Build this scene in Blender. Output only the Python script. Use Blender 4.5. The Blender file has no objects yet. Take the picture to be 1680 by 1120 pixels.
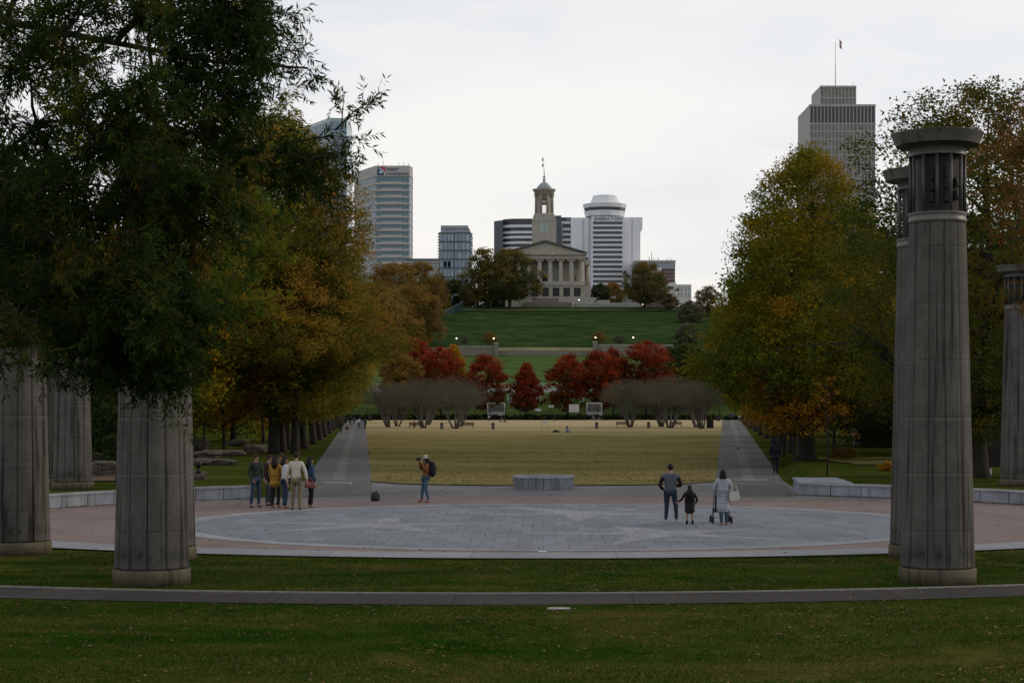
import bpy, bmesh, math, random
import numpy as np
from mathutils import Vector, Matrix, noise as mnoise

C = bpy.context.scene.collection
R = math.radians
# ------------------------------------------------------------------ camera
F = 2800.0            # focal length in photo pixels (photo 1680 wide)
H = 3.3               # eye height above the plaza
HY, CX = 668.0, 892.0 # horizon row and mall axis column in the photo
cam = bpy.data.cameras.new('camera'); camo = bpy.data.objects.new('camera', cam); C.objects.link(camo)
camo.location = (0, 0, H); camo.rotation_euler = (R(90), 0, 0)
cam.sensor_width = 36; cam.lens = F/1680*36
cam.shift_x = -(CX-840)/1680.0; cam.shift_y = (HY-560)/1680.0
cam.clip_start = .5; cam.clip_end = 20000
bpy.context.scene.camera = camo
# ------------------------------------------------------------------ world: evening overcast, brightest low in the south
SUN_EL, SUN_AZ = 24, 74      # azimuth measured from +Y (south, ahead) toward +X (west, right)
W = bpy.data.worlds.new('World'); bpy.context.scene.world = W; W.use_nodes = True
nt = W.node_tree; nt.nodes.clear()
def N(nt, t, **k):
    n = nt.nodes.new(t)
    for a, v in k.items():
        if a.startswith('i_'):
            key = a[2:]; key = int(key) if key.isdigit() else key
            n.inputs[key].default_value = v
        else: setattr(n, a, v)
    return n
def ramp(nt, fac, stops, interp='LINEAR'):
    n = nt.nodes.new('ShaderNodeValToRGB'); e = n.color_ramp; e.interpolation = interp
    while len(e.elements) < len(stops): e.elements.new(.5)
    for el, (p, c) in zip(e.elements, stops):
        el.position = p; el.color = (c[0], c[1], c[2], 1) if not isinstance(c, (int, float)) else (c, c, c, 1)
    nt.links.new(fac, n.inputs[0]); return n.outputs[0]
def math_(nt, op, a, b=None, c=None, clamp=False):
    n = nt.nodes.new('ShaderNodeMath'); n.operation = op; n.use_clamp = clamp
    for i, v in enumerate((a, b, c)):
        if v is None: continue
        if isinstance(v, (int, float)): n.inputs[i].default_value = v
        else: nt.links.new(v, n.inputs[i])
    return n.outputs[0]
def mixc(nt, fac, a, b, mode='MIX'):
    n = nt.nodes.new('ShaderNodeMix'); n.data_type = 'RGBA'; n.blend_type = mode
    for key, v in ((0, fac), (6, a), (7, b)):
        if isinstance(v, (int, float)): n.inputs[key].default_value = v
        elif isinstance(v, tuple): n.inputs[key].default_value = (v[0], v[1], v[2], 1)
        else: nt.links.new(v, n.inputs[key])
    return n.outputs[2]
tc = N(nt, 'ShaderNodeTexCoord'); sep = N(nt, 'ShaderNodeSeparateXYZ'); nt.links.new(tc.outputs['Generated'], sep.inputs[0])
sky = N(nt, 'ShaderNodeTexSky', sky_type='NISHITA', sun_disc=False, sun_elevation=R(SUN_EL), sun_rotation=R(SUN_AZ))
skyc = mixc(nt, 1.0, sky.outputs[0], (.1, .1, .1), 'MULTIPLY')
up = math_(nt, 'MULTIPLY', sep.outputs[2], 1.0)
base = ramp(nt, up, [(0.0, (.93, .85, .75)), (.05, (.915, .875, .82)), (.10, (.90, .883, .86)), (.20, (.865, .865, .865)), (.42, (.70, .715, .74)), (1.0, (.60, .62, .65))])
# north (behind the camera) is much dimmer
south = ramp(nt, math_(nt, 'MULTIPLY_ADD', sep.outputs[1], .5, .5), [(0.0, .88), (.35, .88), (.68, .92), (.90, 1.0), (1.0, 1.0)])
mp = N(nt, 'ShaderNodeMapping'); mp.inputs['Scale'].default_value = (2.2, 2.2, 7.5); mp.inputs['Location'].default_value = (3.1, 1.7, .4)
nt.links.new(tc.outputs['Generated'], mp.inputs[0])
nz = N(nt, 'ShaderNodeTexNoise', i_Scale=1.6, i_Detail=5.0, i_Roughness=.52); nt.links.new(mp.outputs[0], nz.inputs['Vector'])
cl = ramp(nt, nz.outputs['Fac'], [(.34, (.82, .86, .915)), (.50, (.965, .972, .985)), (.62, (1.03, 1.02, 1.0))])
c1 = mixc(nt, 1.0, base, south, 'MULTIPLY'); c2 = mixc(nt, 1.0, c1, cl, 'MULTIPLY')
c3 = mixc(nt, .96, skyc, c2)
bg = N(nt, 'ShaderNodeBackground', i_Strength=1.065); nt.links.new(c3, bg.inputs[0])
wo = N(nt, 'ShaderNodeOutputWorld'); nt.links.new(bg.outputs[0], wo.inputs[0])
sl = bpy.data.lights.new('sun', 'SUN'); slo = bpy.data.objects.new('sun', sl); C.objects.link(slo)
sl.energy = 1.3; sl.angle = R(12); sl.color = (1, .80, .60)
sd = Vector((math.sin(R(SUN_AZ))*math.cos(R(SUN_EL)), math.cos(R(SUN_AZ))*math.cos(R(SUN_EL)), math.sin(R(SUN_EL))))
slo.rotation_euler = (-sd).to_track_quat('-Z', 'Y').to_euler()
vs = bpy.context.scene.view_settings
vs.view_transform = 'Standard'; vs.look = 'None'; vs.exposure = 0; vs.gamma = 1
sc = bpy.context.scene
sc.cycles.max_bounces = 5; sc.cycles.diffuse_bounces = 3; sc.cycles.glossy_bounces = 2; sc.cycles.transmission_bounces = 3
sc.cycles.transparent_max_bounces = 6
# ------------------------------------------------------------------ helpers
def P(px, py, Y): return Vector(((px-CX)*Y/F, Y, H-(py-HY)*Y/F))
def G(px, py, z=0.0):
    Y = (H-z)*F/(py-HY); return Vector(((px-CX)*Y/F, Y, z))
def tag(o, label=None, cat=None, group=None, kind=None):
    if label: o['label'] = label
    if cat: o['category'] = cat
    if group: o['group'] = group
    if kind: o['kind'] = kind
    return o
def thing(name, label, cat, loc=(0, 0, 0), rot=0, group=None, scale=1):
    o = bpy.data.objects.new(name, None); C.objects.link(o); o.empty_display_size = .2
    o.location = loc; o.rotation_euler = (0, 0, rot); o.scale = (scale,)*3 if isinstance(scale, (int, float)) else scale
    return tag(o, label, cat, group)
def link(name, me, parent=None, mat=None, loc=None):
    o = bpy.data.objects.new(name, me); C.objects.link(o)
    if mat and not me.materials: me.materials.append(mat)
    if parent: o.parent = parent
    if loc is not None: o.location = loc
    return o
def copy_tree(o, parent=None):
    c = o.copy(); C.objects.link(c); c.parent = parent
    for ch in list(o.children): copy_tree(ch, c)
    return c
def nm(V, Fc, name='m', attr=None, smooth=False):
    """mesh from numpy arrays: V (n,3), Fc (m,k)"""
    V = np.asarray(V, dtype=np.float32); Fc = np.asarray(Fc, dtype=np.int32)
    me = bpy.data.meshes.new(name); m, k = Fc.shape
    me.vertices.add(len(V)); me.vertices.foreach_set('co', V.ravel())
    me.loops.add(m*k); me.loops.foreach_set('vertex_index', Fc.ravel())
    me.polygons.add(m); me.polygons.foreach_set('loop_start', np.arange(0, m*k, k, dtype=np.int32))
    if smooth: me.polygons.foreach_set('use_smooth', np.ones(m, dtype=bool))
    if attr is not None:
        a = me.attributes.new('tint', 'FLOAT', 'FACE'); a.data.foreach_set('value', np.asarray(attr, dtype=np.float32))
    me.update(); me.validate(); return me
class MB:
    def __init__(s): s.v = []; s.f = []; s.sm = []
    def add(s, vs, fs, smooth=False):
        b = len(s.v); s.v += [tuple(x) for x in vs]; s.f += [tuple(b+i for i in f) for f in fs]; s.sm += [smooth]*len(fs); return s
    def box(s, x0, x1, y0, y1, z0, z1, rz=0, c=None):
        vs = [(x, y, z) for z in (z0, z1) for x, y in ((x0, y0), (x1, y0), (x1, y1), (x0, y1))]
        if rz:
            cx, cy = c if c else ((x0+x1)/2, (y0+y1)/2); a, b = math.cos(rz), math.sin(rz)
            vs = [(cx+(x-cx)*a-(y-cy)*b, cy+(x-cx)*b+(y-cy)*a, z) for x, y, z in vs]
        return s.add(vs, [(0, 3, 2, 1), (4, 5, 6, 7), (0, 1, 5, 4), (1, 2, 6, 5), (2, 3, 7, 6), (3, 0, 4, 7)])
    def prism(s, pts, z0, z1):   # convex/concave footprint counter-clockwise
        n = len(pts); z0 = z0 if isinstance(z0, (list, tuple)) else [z0]*n; z1 = z1 if isinstance(z1, (list, tuple)) else [z1]*n
        vs = [(p[0], p[1], z) for p, z in zip(pts, z0)]+[(p[0], p[1], z) for p, z in zip(pts, z1)]
        return s.add(vs, [tuple(range(n-1, -1, -1)), tuple(range(n, 2*n))]+[(i, (i+1) % n, n+(i+1) % n, n+i) for i in range(n)])
    def extr(s, pts, y0, y1):    # outline in xz, extruded along y
        n = len(pts); vs = [(p[0], y0, p[1]) for p in pts]+[(p[0], y1, p[1]) for p in pts]
        return s.add(vs, [tuple(range(n)), tuple(range(2*n-1, n-1, -1))]+[((i+1) % n, i, n+i, n+(i+1) % n) for i in range(n)])
    def lathe(s, prof, n=32, c=(0, 0), smooth=True, caps=True, mod=None, a0=0):
        vs = []
        for r, z in prof:
            for i in range(n):
                a = a0+2*math.pi*i/n; rr = r*(mod(a, z) if mod else 1)
                vs.append((c[0]+rr*math.cos(a), c[1]+rr*math.sin(a), z))
        fs = [(j*n+i, j*n+(i+1) % n, (j+1)*n+(i+1) % n, (j+1)*n+i) for j in range(len(prof)-1) for i in range(n)]
        s.add(vs, fs, smooth)
        if caps:
            m = len(prof)-1; b = len(s.v)-len(vs)
            s.f += [tuple(b+i for i in range(n-1, -1, -1)), tuple(b+m*n+i for i in range(n))]; s.sm += [False, False]
        return s
    def tube(s, pts, radii, n=6, smooth=True):
        pts = [Vector(p) for p in pts]
        if isinstance(radii, (int, float)): radii = [radii]*len(pts)
        vs = []; t = (pts[1]-pts[0]).normalized(); u = t.orthogonal().normalized()
        for i, p in enumerate(pts):
            t = (pts[min(i+1, len(pts)-1)]-pts[max(i-1, 0)]).normalized()
            u = (u-t*u.dot(t)); u = u.normalized() if u.length > 1e-6 else t.orthogonal().normalized()
            w = t.cross(u)
            for k in range(n):
                a = 2*math.pi*k/n; vs.append(p+(u*math.cos(a)+w*math.sin(a))*radii[i])
        fs = [(j*n+k, j*n+(k+1) % n, (j+1)*n+(k+1) % n, (j+1)*n+k) for j in range(len(pts)-1) for k in range(n)]
        s.add(vs, fs, smooth); b = len(s.v)-len(vs); m = len(pts)-1
        s.f += [tuple(b+k for k in range(n-1, -1, -1)), tuple(b+m*n+k for k in range(n))]; s.sm += [False, False]
        return s
    def ball(s, c, r, n=8, m=6):
        r = r if isinstance(r, (list, tuple)) else (r, r, r)
        vs = [(c[0], c[1], c[2]-r[2])]
        for j in range(1, m):
            ph = -math.pi/2+math.pi*j/m
            for i in range(n):
                a = 2*math.pi*i/n; vs.append((c[0]+r[0]*math.cos(ph)*math.cos(a), c[1]+r[1]*math.cos(ph)*math.sin(a), c[2]+r[2]*math.sin(ph)))
        vs.append((c[0], c[1], c[2]+r[2])); L = len(vs)-1
        fs = [(0, 1+(i+1) % n, 1+i) for i in range(n)]+[(1+j*n+i, 1+j*n+(i+1) % n, 1+(j+1)*n+(i+1) % n, 1+(j+1)*n+i) for j in range(m-2) for i in range(n)]
        fs += [(1+(m-2)*n+i, 1+(m-2)*n+(i+1) % n, L) for i in range(n)]
        return s.add(vs, fs, True)
    def mesh(s, name='m'):
        me = bpy.data.meshes.new(name); me.from_pydata(s.v, [], s.f)
        me.polygons.foreach_set('use_smooth', s.sm); me.update(); return me
    def build(s, name, mat, parent=None, loc=None): return link(name, s.mesh(name), parent, mat, loc)
# ------------------------------------------------------------------ materials
def M_(name):
    m = bpy.data.materials.new(name); m.use_nodes = True; nt = m.node_tree
    b = nt.nodes['Principled BSDF']; return m, nt, b
def oc(nt, scale=(1, 1, 1), kind='Object'):
    t = N(nt, 'ShaderNodeTexCoord'); m = N(nt, 'ShaderNodeMapping'); m.inputs['Scale'].default_value = scale
    nt.links.new(t.outputs[kind], m.inputs[0]); return m.outputs[0]
def noise(nt, vec, scale, detail=4, rough=.55, dist=0):
    n = N(nt, 'ShaderNodeTexNoise', i_Scale=scale, i_Detail=detail, i_Roughness=rough, i_Distortion=dist); nt.links.new(vec, n.inputs['Vector']); return n.outputs['Fac']
def bump(nt, b, h, strength=.3, dist=.02):
    n = N(nt, 'ShaderNodeBump', i_Strength=strength, i_Distance=dist); nt.links.new(h, n.inputs['Height']); nt.links.new(n.outputs[0], b.inputs['Normal'])
def plain(name, col, rough=.7, var=.15, scale=8, metal=0, emit=0, spec=.3):
    m, nt, b = M_(name)
    v = oc(nt); f = noise(nt, v, scale)
    c = ramp(nt, f, [(.3, tuple(x*(1-var) for x in col)), (.7, tuple(min(1, x*(1+var)) for x in col))])
    nt.links.new(c, b.inputs['Base Color']); b.inputs['Roughness'].default_value = rough; b.inputs['Metallic'].default_value = metal
    b.inputs['Specular IOR Level'].default_value = spec
    if emit: b.inputs['Emission Color'].default_value = (*col, 1); b.inputs['Emission Strength'].default_value = emit
    return m
def leafmat(name, cols, trans=.35, spec=.06):
    m, nt, b = M_(name)
    at = N(nt, 'ShaderNodeAttribute', attribute_name='tint')
    n = len(cols); c = ramp(nt, at.outputs['Fac'], [(i/(n-1), cc) for i, cc in enumerate(cols)])
    nt.links.new(c, b.inputs['Base Color']); b.inputs['Roughness'].default_value = .75; b.inputs['Specular IOR Level'].default_value = spec
    tr = N(nt, 'ShaderNodeBsdfTranslucent'); nt.links.new(c, tr.inputs[0])
    mx = N(nt, 'ShaderNodeMixShader', i_0=trans); nt.links.new(b.outputs[0], mx.inputs[1]); nt.links.new(tr.outputs[0], mx.inputs[2])
    nt.links.new(mx.outputs[0], nt.nodes['Material Output'].inputs[0]); return m
def bark(name, col):
    m, nt, b = M_(name); v = oc(nt, (6, 6, 1.2)); f = noise(nt, v, 3, 5, .6)
    c = ramp(nt, f, [(.3, tuple(x*.55 for x in col)), (.7, tuple(x*1.35 for x in col))]); nt.links.new(c, b.inputs['Base Color'])
    b.inputs['Roughness'].default_value = .95; bump(nt, b, f, .8, .05); return m
# grass: patches, mowing bands, fine grain
def grassmat(name, greens, dry, dryness, bandscale=(.06, .35, 1), fine=22):
    m, nt, b = M_(name); v = oc(nt); vb = oc(nt, bandscale)
    f1 = noise(nt, vb, 1.0, 4, .6); f2 = noise(nt, v, 1.3, 5, .65); f3 = noise(nt, v, fine, 3, .7)
    g = ramp(nt, f2, [(.3, greens[0]), (.7, greens[1])])
    d = ramp(nt, f3, [(.3, dry[0]), (.7, dry[1])])
    k = math_(nt, 'MULTIPLY_ADD', f1, 1.6, dryness-1.05); k = math_(nt, 'ADD', k, math_(nt, 'MULTIPLY_ADD', f2, .8, -.4)); k = math_(nt, 'ADD', k, math_(nt, 'MULTIPLY_ADD', f3, .7, -.1), clamp=True)
    c = mixc(nt, k, g, d)
    fine2 = ramp(nt, f3, [(.25, .72), (.75, 1.28)]); c = mixc(nt, 1.0, c, fine2, 'MULTIPLY')
    nt.links.new(c, b.inputs['Base Color']); b.inputs['Roughness'].default_value = 1; b.inputs['Specular IOR Level'].default_value = 0
    bump(nt, b, f3, .6, .04); return m, nt, b, c
M = {}
M['grass'], gnt, gb, gc = grassmat('grass', ((.010, .036, .002), (.030, .056, .006)), ((.080, .064, .017), (.135, .103, .036)), .28)
# far hill is a cooler, plainer green: same sheet, own colour by place
geo = N(gnt, 'ShaderNodeNewGeometry'); sx = N(gnt, 'ShaderNodeSeparateXYZ'); gnt.links.new(geo.outputs['Position'], sx.inputs[0])
hillf = ramp(gnt, math_(gnt, 'MULTIPLY_ADD', sx.outputs[1], .02, -8.9, clamp=True), [(0, 0.0), (1, 1.0)])
hv = oc(gnt, (.16, .5, 1)); hn = noise(gnt, hv, .6, 6, .68)
hc = ramp(gnt, hn, [(.34, (.015, .036, .012)), (.50, (.026, .053, .016)), (.62, (.060, .075, .030))])
low = ramp(gnt, math_(gnt, 'MULTIPLY_ADD', sx.outputs[1], .02, -11.7, clamp=True), [(0, 1.0), (1, 0.0)])
lc = ramp(gnt, hn, [(.35, (.038, .080, .020)), (.65, (.095, .135, .045))])
hc = mixc(gnt, low, hc, lc)
gnt.links.new(mixc(gnt, hillf, gc, hc), gb.inputs['Base Color'])
M['lawn'], lnt, lb, lcx = grassmat('lawn', ((.055, .078, .016), (.105, .112, .030)), ((.20, .150, .060), (.33, .245, .125)), .47, (.08, .16, 1), 3.5)
gx = N(lnt, 'ShaderNodeNewGeometry'); s2 = N(lnt, 'ShaderNodeSeparateXYZ'); lnt.links.new(gx.outputs['Position'], s2.inputs[0])
farf = ramp(lnt, math_(lnt, 'MULTIPLY_ADD', s2.outputs[1], .008, -1.5, clamp=True), [(0, 0.0), (1, 1.0)])
fv = oc(lnt, (.01, .05, 1)); fn = noise(lnt, fv, 1, 4, .6)
fc = ramp(lnt, fn, [(.35, (.22, .19, .085)), (.5, (.38, .30, .175)), (.7, (.46, .37, .23))])
lnt.links.new(mixc(lnt, farf, lcx, fc), lb.inputs['Base Color'])
def concrete(name, col, stain=.6, jointz=0):
    m, nt, b = M_(name); v = oc(nt); f = noise(nt, v, 14, 6, .7); g = noise(nt, v, 1.4, 3, .6)
    c = ramp(nt, f, [(.3, tuple(x*.78 for x in col)), (.7, tuple(x*1.15 for x in col))])
    oi_ = N(nt, 'ShaderNodeObjectInfo'); vs_ = oc(nt, (4.5, 4.5, .16)); va = nt.nodes.new('ShaderNodeVectorMath'); va.operation = 'ADD'; nt.links.new(vs_, va.inputs[0]); nt.links.new(math_(nt, 'MULTIPLY', oi_.outputs['Random'], 40.0), va.inputs[1]); vs_ = va.outputs[0]; st = noise(nt, vs_, 1.3, 5, .6)   # rain streaks run down
    s = ramp(nt, st, [(.36, (1-stain, 1-stain, (1-stain)*.98)), (.47, (1, 1, 1))]); c = mixc(nt, 1.0, c, s, 'MULTIPLY')
    w = ramp(nt, g, [(.3, .74), (.7, 1.14)]); c = mixc(nt, 1.0, c, w, 'MULTIPLY')
    nt.links.new(c, b.inputs['Base Color']); b.inputs['Roughness'].default_value = .9; b.inputs['Specular IOR Level'].default_value = .2
    bump(nt, b, f, .25, .01); return m, nt, b, c
M['column'], cnt, cb, cc = concrete('column_concrete', (.112, .107, .098), .70)
tcz = N(cnt, 'ShaderNodeTexCoord'); sz = N(cnt, 'ShaderNodeSeparateXYZ'); cnt.links.new(tcz.outputs['Object'], sz.inputs[0])
# pale leached lines at two casting joints, dark blotches above the plinth
def line(nt, z, h, w):
    return math_(nt, 'SUBTRACT', 1.0, math_(nt, 'DIVIDE', math_(nt, 'ABSOLUTE', math_(nt, 'SUBTRACT', z, h)), w), clamp=True)
vv = oc(cnt, (1, 1, 9)); wob = noise(cnt, vv, 1.5, 3)
oi = N(cnt, 'ShaderNodeObjectInfo')
a_ = math_(cnt, 'MULTIPLY', math_(cnt, 'MAXIMUM', line(cnt, sz.outputs[2], 2.02, .022), line(cnt, sz.outputs[2], 3.02, .018)), ramp(cnt, wob, [(.42, 0.0), (.62, .55)]))
cc2 = mixc(cnt, a_, cc, (.24, .235, .215))
blotch = math_(cnt, 'MULTIPLY', line(cnt, sz.outputs[2], .55, .22), ramp(cnt, noise(cnt, oc(cnt, (3, 3, 1)), 2.2, 5, .7), [(.40, 0.0), (.60, .85)]))
cc3 = mixc(cnt, blotch, cc2, (.022, .022, .018))
cnt.links.new(cc3, cb.inputs['Base Color'])
M['plinth'] = concrete('plinth_concrete', (.125, .112, .075), .45)[0]
M['cap'] = concrete('cap_concrete', (.125, .119, .108), .5)[0]
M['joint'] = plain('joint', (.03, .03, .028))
M['ringmetal'] = plain('ring_metal', (.15, .145, .135), .5, .12, 5, .35)
M['postmetal'] = plain('post_metal', (.075, .075, .078), .5, .1, 5, .3)
M['bell'] = plain('bell_bronze', (.02, .019, .017), .5, .2, 5, .4)
M['dark'] = plain('dark_metal', (.018, .018, .02), .6)
M['black'] = plain('black_paint', (.012, .012, .013), .6)
# granite paving: slabs 0.6 x 1.2 m, dark joints, leaf litter stains
def paving(name, col, bw, bh, mortar=.02, var=.1, jointcol=.45, spots=True, vary=.12):
    m, nt, b = M_(name); v = oc(nt)
    br = N(nt, 'ShaderNodeTexBrick', offset=.5, squash=1.0); br.inputs['Scale'].default_value = 1.0
    br.inputs['Brick Width'].default_value = bw; br.inputs['Row Height'].default_value = bh; br.inputs['Mortar Size'].default_value = mortar
    br.inputs['Mortar Smooth'].default_value = .3; br.inputs['Bias'].default_value = 0
    br.inputs['Color1'].default_value = (*[x*(1-vary) for x in col], 1); br.inputs['Color2'].default_value = (*[x*(1+vary) for x in col], 1)
    br.inputs['Mortar'].default_value = (*[x*jointcol for x in col], 1); nt.links.new(v, br.inputs['Vector'])
    f = noise(nt, v, 30, 4, .7); g = noise(nt, oc(nt, (1, .5, 1)), .45, 5, .6)
    c = mixc(nt, 1.0, br.outputs['Color'], ramp(nt, f, [(.3, 1-var), (.7, 1+var)]), 'MULTIPLY')
    c = mixc(nt, 1.0, c, ramp(nt, g, [(.3, .82), (.7, 1.12)]), 'MULTIPLY')
    nt.links.new(c, b.inputs['Base Color']); b.inputs['Roughness'].default_value = .85; b.inputs['Specular IOR Level'].default_value = .12
    return m
M['granite'] = paving('granite', (.178, .195, .222), .6, 1.2, .010)
M['granite_light'] = paving('granite_light', (.235, .250, .275), .6, 1.2, .008)
M['granite_rim'] = paving('granite_rim', (.25, .262, .283), 3.2, 40, .018, jointcol=.6)
M['pink'] = paving('pink_pavers', (.215, .168, .158), .22, .11, .008, vary=.1)
M['walk'] = paving('walk_pavers', (.115, .115, .112), .25, .12, .006, vary=.1)
M['walk_light'] = paving('walk_light', (.145, .144, .140), .9, 1.1, .02)
M['plainwalk'] = paving('ring_walk', (.155, .152, .154), 1.6, 1.6, .012)
M['footpath'] = paving('footpath', (.046, .042, .040), 3.05, 30, .02, .12)
M['kerb'] = plain('kerb_stone', (.19, .185, .16), .85, .25, 6)
M['bench_stone'] = concrete('bench_stone', (.28, .30, .345), .3)[0]
M['bench_top'] = concrete('bench_top', (.31, .32, .34), .2)[0]
M['stone'] = concrete('lime_stone', (.23, .21, .175), .25)[0]
M['rock'] = concrete('rock', (.115, .10, .082), .45)[0]
M['bark'] = bark('bark', (.028, .024, .019)); M['bark_near'] = bark('bark_near', (.045, .038, .03)); M['bark_grey'] = bark('bark_grey', (.10, .09, .08))
M['pale_bark'] = bark('pale_bark', (.19, .17, .14))
M['mulch'] = plain('leaf_litter', (.085, .045, .028), .95, .5, 3)
# ------------------------------------------------------------------ ground
CY = 48.6
def wall_r(x, y): return math.hypot(x, y-47.0)+(1.3 if x < 0 else 0)
def xe(Y): return 2.3+.11*Y            # outer edge of the side walks
def xi(Y): return max(2.0, -.35+.1055*Y)  # inner edge
PROF = [(-60, 0), (440, 0), (456, .3), (474, 2.2), (500, 8.2), (524, 12.3), (596, 21.2), (604, 21.9), (618, 22.2), (626, 24.6), (640, 27.2), (680, 34.5), (745, 46.7), (752, 47.6), (770, 48.0), (830, 48), (1000, 36), (1500, 20), (6000, 8)]
def sm(a, b, x): t = min(1, max(0, (x-a)/(b-a))); return t*t*(3-2*t)
def hz(x, y):
    z = float(np.interp(y, [p[0] for p in PROF], [p[1] for p in PROF]))
    if y > 440: z *= 1-.55*sm(90, 320, abs(x))
    if 49 < y < 130:                                    # raised side lawns behind the seat wall
        r = wall_r(x, y)
        e = .40*sm(19.95, 20.4, r)*sm(49.5, 52.5, y)*(1-sm(84, 128, y))*sm(xe(y)+.5, xe(y)+1.1, abs(x)) if y > 63.4 else .40*sm(19.95, 20.4, r)*sm(49.5, 52.5, y)
        z += e
    if y < 32: z += .10*math.sin(x*.35+1)*math.sin(y*.5)*sm(28.3, 25, y)
    if 60 < y < 440 and abs(x) > 30: z += 1.2*sm(30, 70, abs(x)-xe(y)*.5)
    return z
xs = sorted(set([round(v, 3) for v in list(np.arange(-26, 26.01, .4))+list(np.arange(-60, -26, 2))+list(np.arange(28, 61, 2))+list(np.arange(-160, -60, 8))+list(np.arange(68, 161, 8))+[-6000, -2500, -1200, -700, -450, -320, -240, 240, 320, 450, 700, 1200, 2500, 6000]]))
ys = sorted(set([round(v, 3) for v in [-400, -150, -60, -30, -10]+list(np.arange(0, 90.01, .5))+list(np.arange(92, 130, 2))+list(np.arange(135, 440, 12))+list(np.arange(440, 860, 6))+[900, 1000, 1200, 1500, 2500, 6000, 9000]]))
gv = [(x, y, hz(x, y)) for y in ys for x in xs]; nx = len(xs)
gf = [(j*nx+i, j*nx+i+1, (j+1)*nx+i+1, (j+1)*nx+i) for j in range(len(ys)-1) for i in range(nx-1)]
tag(link('ground', nm(gv, gf, 'ground', smooth=True), None, M['grass']), 'dark green grassed ground rising to the capitol hill', 'ground', kind='structure')
def sheet(name, pts, z, mat, label, cat):
    me = bpy.data.meshes.new(name); me.from_pydata([(x, y, z) for x, y in pts], [], [tuple(range(len(pts)))]); me.update()
    return tag(link(name, me, None, mat), label, cat, kind='structure')
def ring(name, c, r0, r1, a0, a1, z, mat, label, cat, n=120, sy=1):
    vs, fs = [], []
    for i in range(n+1):
        a = R(a0+(a1-a0)*i/n)
        for r in (r0, r1): vs.append((c[0]+r*math.cos(a), c[1]+r*sy*math.sin(a), z))
    fs = [(2*i, 2*i+1, 2*i+3, 2*i+2) for i in range(n)]
    me = bpy.data.meshes.new(name); me.from_pydata(vs, [], fs); me.update()
    return tag(link(name, me, None, mat), label, cat, kind='structure')
def arc(cx, cy, r, a0, a1, n=40): return [(cx+r*math.cos(R(a0+(a1-a0)*i/n)), cy+r*math.sin(R(a0+(a1-a0)*i/n))) for i in range(n+1)]
# plaza: front edge is a wide arc (centre (0,62) radius 25)
front = [(x, 62-math.sqrt(24.9**2-x*x)) for x in np.linspace(-19.5, 19.5, 60)]
backa = [(x, y) for x, y in arc(0, 47, 19.6, 0, 180, 60)]
sheet('plaza', front+backa, .006, M['plainwalk'], 'grey paved ground of the round plaza', 'paving')
def rmax(a):
    dx, dy = math.cos(a), math.sin(a); r = 17.0
    for k in range(400):
        q = 10.9+k*.02; x, y = .45+q*dx, CY+q*dy*.87
        if abs(x) > 24 or y < 62-math.sqrt(max(0, 23.8**2-x*x)): return max(10.95, min(r, q-.02))
    return r
vs = []
for i in range(241):
    a = 2*math.pi*i/240; r1 = rmax(a); vs += [(.45+10.9*math.cos(a), CY+10.9*.87*math.sin(a), .012), (.45+r1*math.cos(a), CY+r1*.87*math.sin(a), .012)]
me = bpy.data.meshes.new('pinkring'); me.from_pydata(vs, [], [(2*i, 2*i+1, 2*i+3, 2*i+2) for i in range(240)]); me.update()
tag(link('plaza', me, None, M['pink']), 'pinkish brick ring round the granite circle', 'paving', kind='structure')
sheet('plaza', [(-9.6, 60), (9.6, 60), (xe(77), 77), (-xe(77), 77)], .004, M['plainwalk'], 'grey paved strip between the round plaza and the lawn', 'paving')
# pink paving reaches the seat walls on both sides
for sgn in (-1, 1):
    pts = []
    a = [(x*sgn, 62-math.sqrt(23.6**2-x*x)) for x in np.linspace(11.5, 18.6, 12)]
    b = [(sgn*(19.55*math.cos(R(t))), 47+19.55*math.sin(R(t))) for t in np.linspace(0, 52, 16)]
    c = [(sgn*16.5*math.cos(R(t)), CY+16.5*math.sin(R(t))) for t in np.linspace(44, -32, 26)]
    pts = a+b+c
    if sgn < 0: pts = pts[::-1]
    sheet('plaza', pts, .009, M['pink'], 'pinkish brick ground reaching the %s seat wall' % ('left' if sgn < 0 else 'right'), 'paving')
ring('plaza', (0, 62), 23.4, 24.9, 218, 322, .022, M['granite_rim'], 'light granite band along the front of the plaza', 'paving')
ring('plaza', (.45, CY), 10.45, 11.05, 0, 360, .019, M['granite_rim'], 'light granite rim of the grey circle', 'paving', 160, .87)
sheet('plaza', [(.45+10.5*math.cos(R(3*i)), CY+10.5*.87*math.sin(R(3*i))) for i in range(120)], .016, M['granite'], 'grey granite slabs of the central circle', 'paving')
for px, py, rot, lab in ((615, 862, 14, 'left'), (952, 842, -20, 'far'), (1080, 876, 35, 'right')):
    g = G(px, py); st = []
    for k in range(10):
        rr = 4.3 if k % 2 == 0 else 1.05
        a = R(rot+36*k); x, y = g.x+rr*math.cos(a), g.y+rr*.92*math.sin(a)
        d = math.hypot(x, y-CY)
        if d > 9.5: x *= 9.5/d; y = CY+(y-CY)*9.5/d
        st.append((x, y))
    sheet('plaza', st, .0200+.0004*('left', 'far', 'right').index(lab), M['granite_light'], 'light granite star inlaid at the %s of the circle' % lab, 'paving')
sheet('kerb', front+[(x, y-.12) for x, y in front[::-1]], .03, M['joint'], 'thin flat strip painted dark as the shaded edge where turf meets the plaza', 'kerb')  # flat dark strip: shade of the turf edge put into colour
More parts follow.
